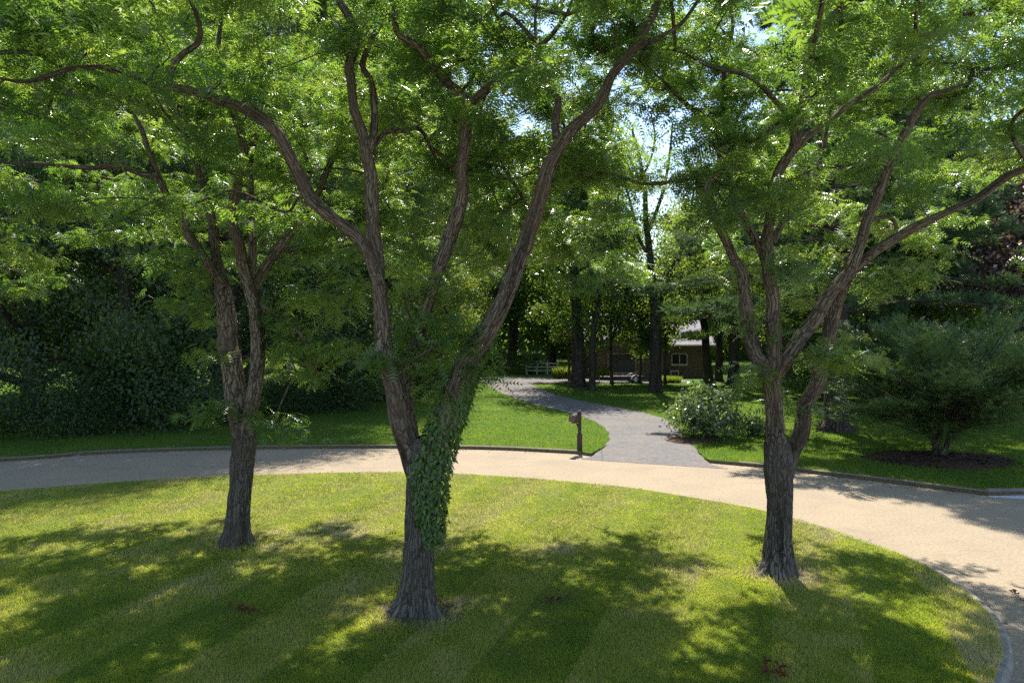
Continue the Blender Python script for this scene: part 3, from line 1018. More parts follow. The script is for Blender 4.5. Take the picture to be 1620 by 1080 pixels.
# ------------------------------------------------------------------ climbing vine on the middle tree
def build_vine():
    rng = np.random.default_rng(5)
    root = tag(empty('climbing_vine'), 'dark leafy vine climbing the trunk and fork of the middle locust', 'vine')
    path = [(684, 856), (681, 820), (679, 780), (683, 740), (697, 690), (714, 645), (731, 600), (751, 556), (771, 518), (793, 478)]
    rads = [13, 19, 23, 26, 26, 24, 21, 17, 13, 9]
    P = np.array([Q(u, v, YC - .07) for u, v in path])
    SP, SR = smooth_path(P, .04, np.array(rads)[:, None] * YC / FPX / 1.0)
    SR = SR[:, 0]
    m = MB()
    for off, ph in ((-.35, .3), (.25, 1.9), (.6, 4.0)):
        q = []
        for i in range(0, len(SP), 3):
            a = -math.pi / 2 + off + .5 * math.sin(i * .09 + ph)
            q.append(SP[i] + np.array([math.cos(a) * SR[i] * 1.05, math.sin(a) * SR[i] * 1.05, 0]))
        b = MB(); b.tube(q, .012, 6); b.build('stem', M['dead_twig'], root)
    # leaf: pointed oval folded along its midrib
    lv = [(0, 0, 0), (.3, .30, .06), (.3, -.30, .06), (.62, .27, .03), (.62, -.27, .03), (1.05, 0, -.10), (.3, 0, 0), (.62, 0, -.02)]
    lf = [(0, 6, 1), (0, 2, 6), (6, 7, 3, 1), (6, 2, 4, 7), (7, 5, 3), (7, 4, 5)]
    meshes = []
    for k in range(4):
        b = MB(); b.add([(x * .105, y * .105, z * .105) for x, y, z in lv], lf)
        me = b.mesh('leaf', M['vine_leaf'])
        at = me.attributes.new('tint', 'FLOAT', 'POINT')
        at.data.foreach_set('value', np.full(8, (.1, .35, .6, .95)[k], dtype=np.float32))
        meshes.append(me)
    n = 300
    for k in range(n):
        t = rng.random()
        i = min(int(t * len(SP)), len(SP) - 1)
        if k < 40:
            a = rng.normal(.05, .15)               # the fringe hanging off the side away from the fork
            i = int(rng.uniform(.02, .42) * len(SP))
            out = 1.08 + abs(rng.normal()) * .16
        else:
            a = rng.uniform(-math.pi * .97, .05)
            out = 1.04 + abs(rng.normal()) * .10
        d = np.array([math.cos(a), math.sin(a), 0])
        p = SP[i] + d * SR[i] * out + np.array([0, 0, rng.normal() * .03])
        x = d * .45 + np.array([rng.normal() * .35, rng.normal() * .2, -.9 + rng.normal() * .35])
        nr = d + rng.normal(size=3) * .35 + np.array([0, 0, .4])
        f = frames(x[None], nr[None])[0]
        from mathutils import Matrix
        o = link('leaf', meshes[rng.integers(4)], root)
        s = rng.uniform(.55, 1.0)
        mt = Matrix([[f[0][0] * s, f[1][0] * s, f[2][0] * s, p[0]], [f[0][1] * s, f[1][1] * s, f[2][1] * s, p[1]], [f[0][2] * s, f[1][2] * s, f[2][2] * s, p[2]], [0, 0, 0, 1]])
        o.matrix_local = mt
    # the many small leaves under and between the large ones
    nn = 5200
    i = (rng.random(nn) * (len(SP) - 1)).astype(int)
    a = rng.uniform(-math.pi * 1.02, .25, nn)
    d = np.stack([np.cos(a), np.sin(a), 0 * a], -1)
    pos = SP[i] + d * (SR[i] * (1.0 + np.abs(rng.normal(size=nn)) * .09))[:, None] + rng.normal(size=(nn, 3)) * .02
    x = d * .4 + rng.normal(size=(nn, 3)) * .4 + np.array([0, 0, -.8])
    tvv = np.array([lv[0], lv[1], lv[5], lv[2]]); tff = np.array([[0, 1, 2, 3]])
    tag(link('leaves', scatter_mesh('leaves', pos, frames(x, d + rng.normal(size=(nn, 3)) * .4), rng.uniform(.045, .085, nn), tvv, tff, M['vine_leaf'], rng.random(nn)), root), kind='stuff')


build_vine()

# ------------------------------------------------------------------ other trees and shrubs
LEAF_V = np.array([(-.5, 0, 0), (-.05, -.30, .07), (.5, 0, -.05), (-.05, .30, .07)])
LEAF_F = np.array([[0, 1, 2, 3]])


def leaves_around(pads, spread, n, rng, size, centre, up=.8):
    pads = np.array(pads)
    k = rng.integers(len(pads), size=n)
    off = rng.normal(size=(n, 3)) * np.array(spread)
    pos = pads[k] + off
    outw = pos - centre
    outw /= np.linalg.norm(outw, axis=1)[:, None] + 1e-6
    nr = rng.normal(size=(n, 3)) * .55 + np.array([0, 0, up]) + outw * .45
    x = rng.normal(size=(n, 3)) + outw * .6 + np.array([0, 0, -.5])
    tint = np.clip(.4 * rng.random(len(pads))[k] + .6 * rng.random(n), 0, 1)
    return pos, frames(x, nr), rng.uniform(size * .7, size * 1.3, n), tint


def broadleaf(seed, H, R, zlow, nleaf, leafsize, mat, bark, npads=60, r0=None, clump=.2, lean=0.0, top_narrow=.5, column=False):
    """meshes (trunk, limbs, crown) of a tree at the origin"""
    rng = np.random.default_rng(seed)
    r0 = r0 or .021 * H
    tp = [(0, 0, -.1), (rng.normal() * .1 + lean * .1, rng.normal() * .1, H * .2), (rng.normal() * .25 + lean * .35, rng.normal() * .2, H * .45), (rng.normal() * .4 + lean * .7, rng.normal() * .3, H * .7), (rng.normal() * .4 + lean, rng.normal() * .4, H * .92)]
    SP, SR = smooth_path(tp, .35, np.array([r0 * 1.1, r0 * .9, r0 * .68, r0 * .36, r0 * .08])[:, None])
    trunk = tubes_mesh('trunk', [tube_np(SP, SR[:, 0], 16, .02, seed, .45, seed)], bark)
    pads = []
    while len(pads) < npads:
        d = unit(1, rng)[0]
        q = rng.random() ** .45
        zz = (zlow + H) / 2 + d[2] * q * (H - zlow) / 2
        if column:
            zz = zlow + (H - zlow) * rng.random() ** .9
            d = d / (math.hypot(d[0], d[1]) + 1e-6)
            q *= .75 + .35 * math.sin(zz * 1.7 + seed)
        h = (zz - zlow) / (H - zlow)
        rad = R * (1 - top_narrow * max(0, h - .45) / .55)
        pads.append((d[0] * q * rad + lean * h, d[1] * q * rad, zz))
    tl = []
    for p in pads[::3]:
        zb = max(zlow * .8, min(p[2] - .8, H * .8) * rng.uniform(.6, .95))
        i = int(np.argmin(abs(SP[:, 2] - zb)))
        a, e = SP[i], np.array(p)
        mid_ = a * .5 + e * .5 + np.array([0, 0, rng.uniform(-.05, .12) * np.linalg.norm(e - a)])
        L, W = smooth_path([a, mid_, e], .5, np.array([SR[i, 0] * .5, SR[i, 0] * .3, .015])[:, None])
        tl.append(tube_np(L, W[:, 0], 7, 0, 0, None, i))
    limbs = tubes_mesh('limbs', tl, bark)
    a = leaves_around(pads, (R * clump, R * clump, R * clump * .75), nleaf, rng, leafsize, np.array([0, 0, (zlow + H) / 2]))
    crown = scatter_mesh('crown', a[0], a[1], a[2], LEAF_V, LEAF_F, mat, a[3])
    return trunk, limbs, crown


def plant_tree(name, meshes, x, y, rz, label, cat='tree', group=None, scale=1.0, z=LAWN_Z):
    o = tag(empty(name, (x, y, z), rz), label, cat, group)
    o.scale = (scale, scale, scale)
    link('trunk', meshes[0], o)
    tag(link('limbs', meshes[1], o), kind='stuff')
    tag(link('crown', meshes[2], o), kind='stuff')
    return o


WOOD = [broadleaf(900 + k, 25 + k * .8, 5.0 + .2 * k, 1.6 + .5 * k, 74000, .14, M['wood_leaf'], M['dark_bark'], 130, .36, .125, 0, .45, True) for k in range(2)]
BACK = [broadleaf(930 + k, 25, 5.4, 4.5, 24000, .30, M['mid_leaf'], M['dark_bark'], 85, None, .2) for k in range(2)]
front = [(-25.5, 27, 'dark tree at the end of the wood, beyond the far end of the road'), (-20.6, 29.2, 'dark wood tree at the edge of the grass, second in the front row'), (-16.4, 29.0, 'dark wood tree at the edge of the grass, third in the front row'),
         (-12.8, 31.6, 'dark wood tree just behind the twin stemmed locust'), (-9.9, 36.2, 'dark wood tree where the grass edge turns back'), (-7.4, 41.5, 'dark wood tree behind the arching limb of the middle locust'),
         (-6.6, 49, 'wood tree seen through the fork of the middle locust'), (-6.0, 61, 'wood tree nearest the bend of the driveway')]
for i, (x, y, lab) in enumerate(front):
    plant_tree('woodland_tree', WOOD[i % 2], x, y, i * 1.7, lab, 'tree', 'trees of the dark wood', (1, 1, 1.02, 1.08, 1.14, 1.16, 1.1, 1.0)[i])
second = [(-31, 32), (-24.5, 35), (-19.5, 37), (-16, 42), (-13.5, 48), (-11.5, 56), (-9.5, 66)]
ordw = ['first', 'second', 'third', 'fourth', 'fifth', 'sixth', 'last']
for i, (x, y) in enumerate(second):
    plant_tree('woodland_tree', WOOD[(i + 1) % 2], x, y, i * 2.3 + 1, 'dark wood tree in the row behind the front trees, %s from the road end' % ordw[i], 'tree', 'trees of the dark wood', 1.05)
third = [(-36, 44), (-28, 46), (-21, 49), (-16, 60), (-14, 72)]
for i, (x, y) in enumerate(third):
    plant_tree('woodland_tree', BACK[i % 2], x, y, i * 1.1 + .4, 'tall tree glimpsed deep in the wood, %s from the road end' % ordw[i], 'tree', 'trees of the dark wood', 1.1)

# undergrowth along the foot of the wood
def shrub_mesh(seed, R, H, n, size, mat, bark, npads=40, stems=7, spread=.2, zlow=.15):
    rng = np.random.default_rng(seed)
    pads = []
    for _ in range(npads):
        d = unit(1, rng)[0]
        q = rng.random() ** .4
        pads.append((d[0] * q * R, d[1] * q * R, zlow + (H - zlow) * (.5 + .5 * d[2] * q) * rng.uniform(.85, 1.08)))
    tl = []
    for p in pads[::max(1, npads // stems)]:
        a = np.array([rng.normal() * .1, rng.normal() * .1, -.05]); e = np.array(p)
        L, W = smooth_path([a, a * .4 + e * .6 + np.array([0, 0, .15]), e], .2, np.array([.035, .022, .008])[:, None])
        tl.append(tube_np(L, W[:, 0], 7, 0, 0, None, 0))
    a = leaves_around(pads, (R * spread, R * spread, H * spread * .6), n, rng, size, np.array([0, 0, H * .4]))
    pos = a[0]
    pos[:, 2] = np.maximum(pos[:, 2], .04)
    return tubes_mesh('stems', tl, bark), scatter_mesh('crown', pos, a[1], a[2], LEAF_V, LEAF_F, mat, a[3])


def plant_shrub(name, meshes, x, y, rz, label, group=None, scale=1.0, cat='shrub'):
    o = tag(empty(name, (x, y, LAWN_Z), rz), label, cat, group)
    o.scale = (scale,) * 3
    tag(link('stems', meshes[0], o), kind='stuff')
    tag(link('crown', meshes[1], o), kind='stuff')
    return o


US = [shrub_mesh(950 + k, 2.2, 2.6 + .6 * k, 14000, .11, M['wood_leaf'], M['dark_bark']) for k in range(2)]
SM1 = shrub_mesh(955, 2.0, 2.4, 8000, .13, M['mid_leaf'], M['dark_bark'])
edge = [(-27, 24.4), (-23.8, 25.4), (-20.4, 26.5), (-17.6, 26.9), (-14.6, 28.6), (-12.2, 29.6), (-10.6, 33.4), (-8.6, 35.4), (-7.4, 39), (-6.2, 43.5), (-5.5, 49.0), (-5.0, 56.0)]
ow = ['first', 'second', 'third', 'fourth', 'fifth', 'sixth', 'seventh', 'eighth', 'ninth', 'tenth', 'eleventh', 'last']
for i, (x, y) in enumerate(edge):
    plant_shrub('woodland_shrub', (US + [SM1])[i % 3], x, y, i * 2.1, 'dark leafy shrub at the foot of the wood, %s counting from the road end' % ow[i], 'undergrowth shrubs along the wood', (.75, 1.25, .6, 1.0, 1.4, .7)[i % 6])

# trees round the driveway and the house
OAK = broadleaf(961, 22, 5.6, 4.0, 26000, .23, M['mid_leaf'], M['dark_bark'], 70, .45, .14)
p = G(914, 612, .1)
plant_tree('oak_tree', OAK, p[0], p[1], .6, 'big dark trunked tree at the drive bend, the thicker of the close pair')
THIN = broadleaf(962, 15, 2.6, 5.0, 7000, .2, M['wood_leaf'], M['dark_bark'], 36, .22, .2, -.6)
p = G(937, 617, .1)
plant_tree('slim_tree', THIN, p[0], p[1], 0, 'slim trunked tree close beside the big tree at the drive bend')

# open tree by the lawn with forked limbs against the sky
def open_tree():
    rng = np.random.default_rng(71)
    g = G(1037, 620, .1)
    Y = g[1]
    root = tag(empty('open_tree'), 'thin crowned forked tree in the lawn, its bare upper branches against the sky', 'tree')
    lim = [[(1037, 628, 24), (1037, 600, 20), (1037, 560, 18), (1038, 520, 18), (1038, 485, 18), (1036, 450, 15)],
           [(1037, 500, 14), (1032, 450, 12), (1028, 400, 11), (1022, 350, 9), (1020, 300, 7), (1012, 250, 5), (1000, 205, 3)],
           [(1038, 490, 13), (1050, 455, 12), (1064, 425, 10), (1080, 390, 7), (1090, 350, 5), (1098, 300, 3)],
           [(1024, 370, 6), (1040, 330, 6), (1052, 290, 5), (1060, 240, 4), (1064, 195, 2.5)],
           [(1028, 410, 6), (1008, 370, 5), (1000, 330, 4), (985, 280, 3), (975, 240, 2)],
           [(1016, 280, 4), (1030, 250, 3.5), (1036, 215, 3), (1030, 180, 2)],
           [(1060, 430, 5), (1075, 440, 5), (1100, 420, 4), (1120, 380, 2.5)]]
    nodes = []
    tr = None
    for k, l in enumerate(lim):
        P = [Q(u, v, Y + (k * .35 % 1.4 - .6) * (i / len(l))) for i, (u, v, w) in enumerate(l)]
        r = np.array([w / 2 * Y / FPX for _, _, w in l])
        SP, SR = smooth_path(P, .3, r[:, None])
        o = link('trunk' if k == 0 else 'limb', tubes_mesh('limb', [tube_np(SP, SR[:, 0], 12, .02 if k == 0 else 0, k, .4 if k == 0 else None, k)], M['dark_bark']), root if k == 0 else tr)
        if k == 0:
            tr = o
        else:
            nodes += [p for p in SP[::2]]
    pads = []
    while len(pads) < 70:
        b_ = nodes[rng.integers(len(nodes))]
        p = b_ + rng.normal(size=3) * np.array([1.1, 1.4, .8])
        u, v = project(p)
        if v < 330 and rng.random() < .72:
            continue
        pads.append(tuple(p))
    Pn, par, cnt = grow(nodes, pads, rng)
    tl = []
    for i in range(len(nodes), len(Pn)):
        a, e = Pn[par[i]], Pn[i]
        r = .018 + .012 * math.sqrt(cnt[i])
        tl.append(tube_np(np.array([a, (a + e) / 2, e]), np.array([r, r * .95, r * .9]), 5, 0, 0, None, i))
    tag(link('twigs', tubes_mesh('twigs', tl, M['dark_bark']), root), kind='stuff')
    a = leaves_around(pads, (.55, .55, .40), 5500, rng, .19, np.mean(pads, 0))
    tag(link('crown', scatter_mesh('crown', a[0], a[1], a[2], LEAF_V, LEAF_F, M['light_leaf'], a[3]), root), kind='stuff')


open_tree()

MIDT = broadleaf(963, 18, 4.4, 2.2, 22000, .28, M['mid_leaf'], M['dark_bark'], 60, None, .18)
LITE = broadleaf(964, 15, 4.2, 1.2, 20000, .27, M['light_leaf'], M['dark_bark'], 60, None, .18)
SHADE = broadleaf(968, 11, 3.0, 1.9, 11000, .23, M['mid_leaf'], M['dark_bark'], 50, .12, .15)
for i, (m, x, y, s, lab) in enumerate([
    (SHADE, 7.4, 50.5, 1.0, 'dark low crowned tree shading the garage, behind the close pair of trunks'),
    (SHADE, 4.6, 54.5, .9, 'dark low crowned tree hiding the end of the house behind the big trunk'),
    (SHADE, 9.6, 51.2, .72, 'small low crowned tree standing behind the parked trailer'),
    (SHADE, 11.4, 50.8, .85, 'dark low crowned tree between the lawn tree and the house window'),
    (MIDT, 0.0, 74, 1.4, 'tall tree behind the white rail fence at the far end of the drive'),
    (LITE, -2.4, 69, 1.0, 'pale green tree behind the drive end, beside the wood'),
    (LITE, 4.0, 66, .95, 'pale green tree between the white fence and the house'),
    (MIDT, 4.5, 80, 1.45, 'tall tree rising behind the roof corner over the garage'),
    (LITE, 12.0, 76, 1.12, 'pale rounded tree behind the house roof, below the sky gap'),
    (LITE, 19.0, 72, 1.1, 'pale green tree beyond the gap right of the brick house wall'),
    (MIDT, 24.0, 60, 1.45, 'green tree behind the forked locust stems, past the house'),
    (MIDT, 8.6, 88, 1.5, 'tall tree farthest back over the house roof, beside the sky gap'),
    (MIDT, 22.5, 80, 1.35, 'tall tree farthest back beyond the house corner, beside the sky gap'),
    (BACK[0], 18.2, 38.6, .9, 'tall green tree straight behind the trunk of the big pine'),
    (BACK[1], 25.0, 41.5, .85, 'tall green tree between the big pine and the purple tree'),
    (MIDT, 31.0, 55, 1.4, 'tall green tree seen over the yew, between the purple tree and the pine'),
    (MIDT, 46.0, 54, 1.4, 'tall green tree farthest out behind the purple tree'),
    (LITE, 38.0, 43, 1.0, 'pale green tree under the boughs at the far edge of the yew lawn'),
    (MIDT, 27.5, 47, 1.3, 'green tree behind the big pine'),
    (LITE, 21.5, 50, .85, 'light green tree between the pine trunks'),
    (MIDT, 37.0, 50, 1.35, 'green tree behind the copper leaved tree'),
    (MIDT, 34.0, 64, 1.6, 'tall tree farthest back behind the pines'),
    (MIDT, 40.0, 36, 1.2, 'green tree at the far end of the lawn with the yew')]):
    plant_tree('garden_tree', m, x, y, i * 1.9, lab, 'tree', 'trees round the house and lawn', s)

p = G(1122, 606, .1)
LEAN = broadleaf(965, 11, 2.6, 6.0, 4500, .2, M['light_leaf'], M['dark_bark'], 36, .34, .2, -3.0)
plant_tree('leaning_tree', LEAN, p[0], p[1], 0, 'leaning dark trunk in front of the brick house corner')
p = G(1136, 606, .1)
IVY = broadleaf(966, 12, 2.8, 5.5, 5000, .2, M['mid_leaf'], M['dark_bark'], 40, .3, .2)
plant_tree('upright_tree', IVY, p[0] + .6, p[1] + 2, 0, 'upright dark trunk just past the leaning trunk by the house')

COP = broadleaf(967, 15, 5.4, 1.0, 24000, .24, M['copper_leaf'], M['dark_bark'], 80, None, .17)
plant_tree('copper_tree', COP, 27.8, 34.5, .5, 'purple leaved tree behind the pine boughs and yew')


# pines: whorls of boughs with needle tufts
tv, tf = [], []
for k in range(7):
    a = k / 7 * 2 * math.pi
    el = .35 + .35 * (k % 3)
    d = np.array([math.sin(el) * math.cos(a), math.sin(el) * math.sin(a), math.cos(el)])
    e = np.array([-math.sin(a), math.cos(a), 0]) * .05
    o = len(tv)
    tv += [tuple(-e), tuple(e), tuple(d)]
    tf.append((o, o + 1, o + 2))
TUFT_V, TUFT_F = np.array(tv)[:, [2, 0, 1]], np.array(tf)


def pine(seed, H, z0, blen, r0, mat, tuft=.2, per=60, levels=14, loc=(0, 0, 0), name='pine_tree', label='', bough_z=None):
    rng = np.random.default_rng(seed)
    root = tag(empty(name, loc), label, 'tree')
    SP, SR = smooth_path([(0, 0, -.1), (0, 0, .3), (.05, .03, H * .25), (-.06, .05, H * .6), (0, 0, H)], .4, np.array([r0, r0 * .95, r0 * .8, r0 * .45, .03])[:, None])
    link('trunk', tubes_mesh('trunk', [tube_np(SP, SR[:, 0], 24, .025, seed, .75, seed)], M['pine_bark']), root)
    tl, pos, dirs = [], [], []
    for k in range(levels):
        z = z0 + (H - z0) * k / levels
        L0 = blen * (1 - (k / levels) ** 1.4) + .6
        nb = 5
        a0 = rng.uniform(0, 6.28)
        for j in range(nb):
            a = a0 + j * 2 * math.pi / nb + rng.normal() * .2
            L = L0 * rng.uniform(.75, 1.12)
            d = np.array([math.cos(a), math.sin(a), 0])
            zz = z + rng.normal() * .3
            pts = [np.array([0, 0, zz]), d * L * .35 + np.array([0, 0, zz + L * .06]), d * L * .7 + np.array([0, 0, zz + L * .02]), d * L + np.array([0, 0, zz - L * .02])]
            P, W = smooth_path(pts, .3, np.array([.07, .05, .03, .01])[:, None])
            tl.append(tube_np(P, W[:, 0] * min(1, L / 4), 6, 0, 0, None, k + j))
            side = np.array([-d[1], d[0], 0])
            for q in range(int(5 + L * 2.2)):            # side shoots carry the needles
                t = rng.uniform(.28, 1.0)
                b_ = P[int(t * (len(P) - 1))]
                sl = L * .26 * (1.15 - t) + .35
                e = b_ + (side * rng.choice([-1, 1]) * rng.uniform(.5, 1) + d * rng.uniform(.3, .8)) * sl + np.array([0, 0, rng.uniform(.0, .25)])
                tl.append(tube_np(np.array([b_, (b_ + e) / 2 + np.array([0, 0, .04]), e]), np.array([.014, .010, .006]), 4, 0, 0, None, q))
                m = int(per * rng.uniform(.6, 1.2) / 6)
                tt = rng.uniform(.25, 1.05, m)[:, None]
                pp = b_ * (1 - tt) + e * tt + rng.normal(size=(m, 3)) * np.array([.13, .13, .07])
                pos.append(pp)
                dd = (e - b_) / np.linalg.norm(e - b_)
                dirs.append(np.broadcast_to(dd, (m, 3)) * .8 + rng.normal(size=(m, 3)) * .5 + np.array([0, 0, .35]))
    pos, dirs = np.vstack(pos), np.vstack(dirs)
    tag(link('boughs', tubes_mesh('boughs', tl, M['pine_bark']), root), kind='stuff')
    n = len(pos)
    tint = np.clip(.5 * vnoise(pos * .7, seed) + .6 * rng.random(n) - .05, 0, 1)
    tag(link('crown', scatter_mesh('crown', pos, frames(dirs, rng.normal(size=(n, 3))), rng.uniform(tuft * .8, tuft * 1.3, n), TUFT_V, TUFT_F, mat, tint), root), kind='stuff')
    return root


p = G(1321, 681, .1)
pine(31, 21, 5.0, 7.2, .50, M['pine_leaf'], .32, 120, 14, (p[0], p[1], LAWN_Z), 'pine_tree', 'big pine with flared dark trunk and sweeping boughs over the yew')
p = G(1160, 615, .1)
pine(32, 14, 3.6, 4.6, .42, M['pine_light'], .32, 105, 10, (p[0], p[1], LAWN_Z), 'pine_tree', 'pale green pine behind the glossy bush, its boughs before the house roof')
pine(33, 20, 2.4, 5.6, .4, M['pine_leaf'], .38, 75, 12, (20.5, 39.0, LAWN_Z), 'pine_tree', 'dark pine standing behind the yew and the big pine')


# spreading yew
def yew():
    rng = np.random.default_rng(41)
    root = tag(empty('yew_shrub', (YEW[0], YEW[1], LAWN_Z + .08)), 'wide spreading dark green yew on several stems in the mulch bed', 'shrub')
    tl, pos, dirs, tn = [], [], [], []
    R, zc = 3.3, 2.3
    ends = []
    for k in range(74):
        d = unit(1, rng)[0]
        q = rng.uniform(.62, 1.1) if k % 5 else rng.uniform(.3, .6)
        c0 = np.array([d[0] * R * q, d[1] * R * q, zc + d[2] * 1.75 * q + .25 * q])
        if c0[2] < .8:
            continue
        for _ in range(6):
            ends.append(c0 + rng.normal(size=3) * np.array([.24, .24, .13]))
    for s in range(9):
        a = s / 9 * 6.28 + rng.normal() * .2
        b0 = np.array([math.cos(a) * .16, math.sin(a) * .16, -.1])
        e = np.array([math.cos(a) * .55, math.sin(a) * .55, 1.3])
        P, W = smooth_path([b0, b0 * 1.3 + np.array([0, 0, .5]), e], .12, np.array([.075, .06, .045])[:, None])
        o = link('stem', tubes_mesh('stem', [tube_np(P, W[:, 0], 10, .015, s, None, s)], M['pine_bark']), root)
    for e in ends:
        a = math.atan2(e[1], e[0])
        s0 = np.array([math.cos(a) * .45, math.sin(a) * .45, min(1.1, e[2] * .6)])
        h = np.array([e[0], e[1], 0])
        mid_ = s0 * .5 + e * .5 + np.array([0, 0, .18])
        P, W = smooth_path([s0, mid_, e], .3, np.array([.025, .014, .004])[:, None])
        tl.append(tube_np(P, W[:, 0], 4, 0, 0, None, 0))
        T = np.gradient(P, axis=0); T /= np.linalg.norm(T, axis=1)[:, None]
        sd = np.cross(T, [0, 0, 1.0]); sd /= np.linalg.norm(sd, axis=1)[:, None] + 1e-6
        m = 70
        i = (len(P) * (.5 + .5 * rng.random(m) ** .6)).astype(int).clip(0, len(P) - 1)
        sg = rng.choice([-1, 1], m)[:, None]
        L = rng.uniform(.0, .42, m)[:, None]
        dd = T[i] * .75 + sd[i] * sg * .8 + rng.normal(size=(m, 3)) * .18
        pos.append(P[i] + dd * L + rng.normal(size=(m, 3)) * np.array([.05, .05, .03]))
        dirs.append(dd + np.array([0, 0, .12]))
        tn.append(np.clip(rng.random(m) * .6 + .4 * rng.random(), 0, 1))
    pos, dirs, tn = np.vstack(pos), np.vstack(dirs), np.concatenate(tn)
    n = len(pos)
    v = [(0, 0, 0)]
    tv2, tf2 = [], []
    for k in range(3):
        x = .1 + .33 * k
        for s in (1, -1):
            o = len(tv2)
            tv2 += [(x - .08, 0, 0), (x + .08, 0, 0), (x + .26, s * .26, .02)]
            tf2.append((o, o + 1, o + 2))
    tag(link('branches', tubes_mesh('branches', tl, M['pine_bark']), root), kind='stuff')
    tag(link('crown', scatter_mesh('crown', pos, frames(dirs, np.array([0, 0, 1.0]) + rng.normal(size=(n, 3)) * .4), rng.uniform(.18, .30, n), np.array(tv2), np.array(tf2), M['yew_leaf'], tn), root), kind='stuff')


yew()

bm = shrub_mesh(77, 1.3, 1.75, 6500, .14, M['glossy_leaf'], M['dark_bark'], 60, 12, .17, .1)
plant_shrub('glossy_shrub', bm, BUSH[0], BUSH[1] + .4, 0, 'rounded glossy leaved bush beside the driveway')
sm = shrub_mesh(78, .55, .75, 900, .12, M['glossy_leaf'], M['dark_bark'], 20, 8, .2, .05)
p = G(1192, 690, .1)
plant_shrub('small_shrub', sm, p[0], p[1] + .1, 0, 'small leafy bush between the glossy bush and the leaning locust stem')
SM2 = shrub_mesh(79, 1.8, 2.6, 3600, .16, M['mid_leaf'], M['dark_bark'])
for i, (x, y, s, lab) in enumerate([(16.5, 44, .55, 'low green bush in the lawn behind the forked locust'), (18.5, 40, 1.0, 'green bush behind the foot of the big pine'), (22.5, 36, 1.2, 'green bush behind the yew, nearest the pine'),
                                    (26.5, 33, 1.3, 'green bush behind the yew, under the purple tree'), (31, 30, 1.3, 'green bush at the far side of the yew lawn'), (1.5, 62, .9, 'green bush behind the white rail fence'), (-2.0, 60, .8, 'green bush at the end of the driveway by the wood')]):
    plant_shrub('garden_shrub', SM2, x, y, i * 1.3, lab, 'bushes round the lawn', s)

# reed-like grass clumps on the edge of the forecourt
def reeds(x, y, R, label, n=900, seed=0, h=.75):
    rng = np.random.default_rng(600 + seed)
    a, r = rng.uniform(0, 6.28, n), R * np.sqrt(rng.random(n))
    pos = np.stack([x + r * np.cos(a), y + r * .5 * np.sin(a), np.full(n, LAWN_Z)], -1)
    ang = rng.uniform(0, 6.28, n)
    d = np.stack([np.cos(ang) * .45, np.sin(ang) * .45, np.ones(n)], -1)
    t = np.array([(0, -.035, 0), (0, .035, 0), (.6, .03, .05), (.6, -.03, .05), (1, 0, .16)])
    f = np.array([[0, 1, 2], [0, 2, 3], [3, 2, 4]])
    o = link('ornamental_grass', scatter_mesh('ornamental_grass', pos, frames(d, rng.normal(size=(n, 3)) + d * 0), rng.uniform(h * .7, h * 1.25, n), t, f, M['reed_leaf'], rng.random(n)))
    return tag(o, label, 'plant', 'bright grass clumps by the forecourt')


for i, (u, v, R, lab) in enumerate([(893, 599, .85, 'bright yellow green grass clump left of the close pair of trunks'), (955, 600, .9, 'bright yellow green grass clump beside the parked trailer'), (1062, 606, .8, 'low grass clump under the house window')]):
    p = G(u, v, .1)
    reeds(p[0], p[1] + .5, R, lab, 1100, i, (.95, .85, .5)[i])

# far wood that closes the view
def far_wood():
    rng = np.random.default_rng(88)
    pads = []
    for k in range(900):
        a = rng.uniform(-.85, .85)
        d = rng.uniform(92, 112)
        r = math.sin(a) / math.cos(a)
        top = 24 if r < .10 or r > .32 else (12 if .13 < r < .30 else 17)
        pads.append((d * math.sin(a), d * math.cos(a), rng.uniform(0, 1) ** 1.35 * top))
    low = [(d * math.sin(q), d * math.cos(q), rng.uniform(0, 9)) for q, d in zip(rng.uniform(-.85, .85, 700), rng.uniform(94, 112, 700))]
    a = leaves_around(pads, (2.2, 1.6, 1.6), 34000, rng, 1.0, np.array([0, 60, 3]))
    b_ = leaves_around(low, (1.8, 1.4, 1.2), 30000, rng, 1.35, np.array([0, 60, 3]), .1)
    a = tuple(np.concatenate([p, q]) for p, q in zip(a, b_))
    tag(link('far_woods', scatter_mesh('far_woods', a[0], a[1], a[2], LEAF_V, LEAF_F, M['wood_leaf'], a[3])), 'distant wood closing the view behind the house and garden', 'woods', None, 'stuff')


far_wood()

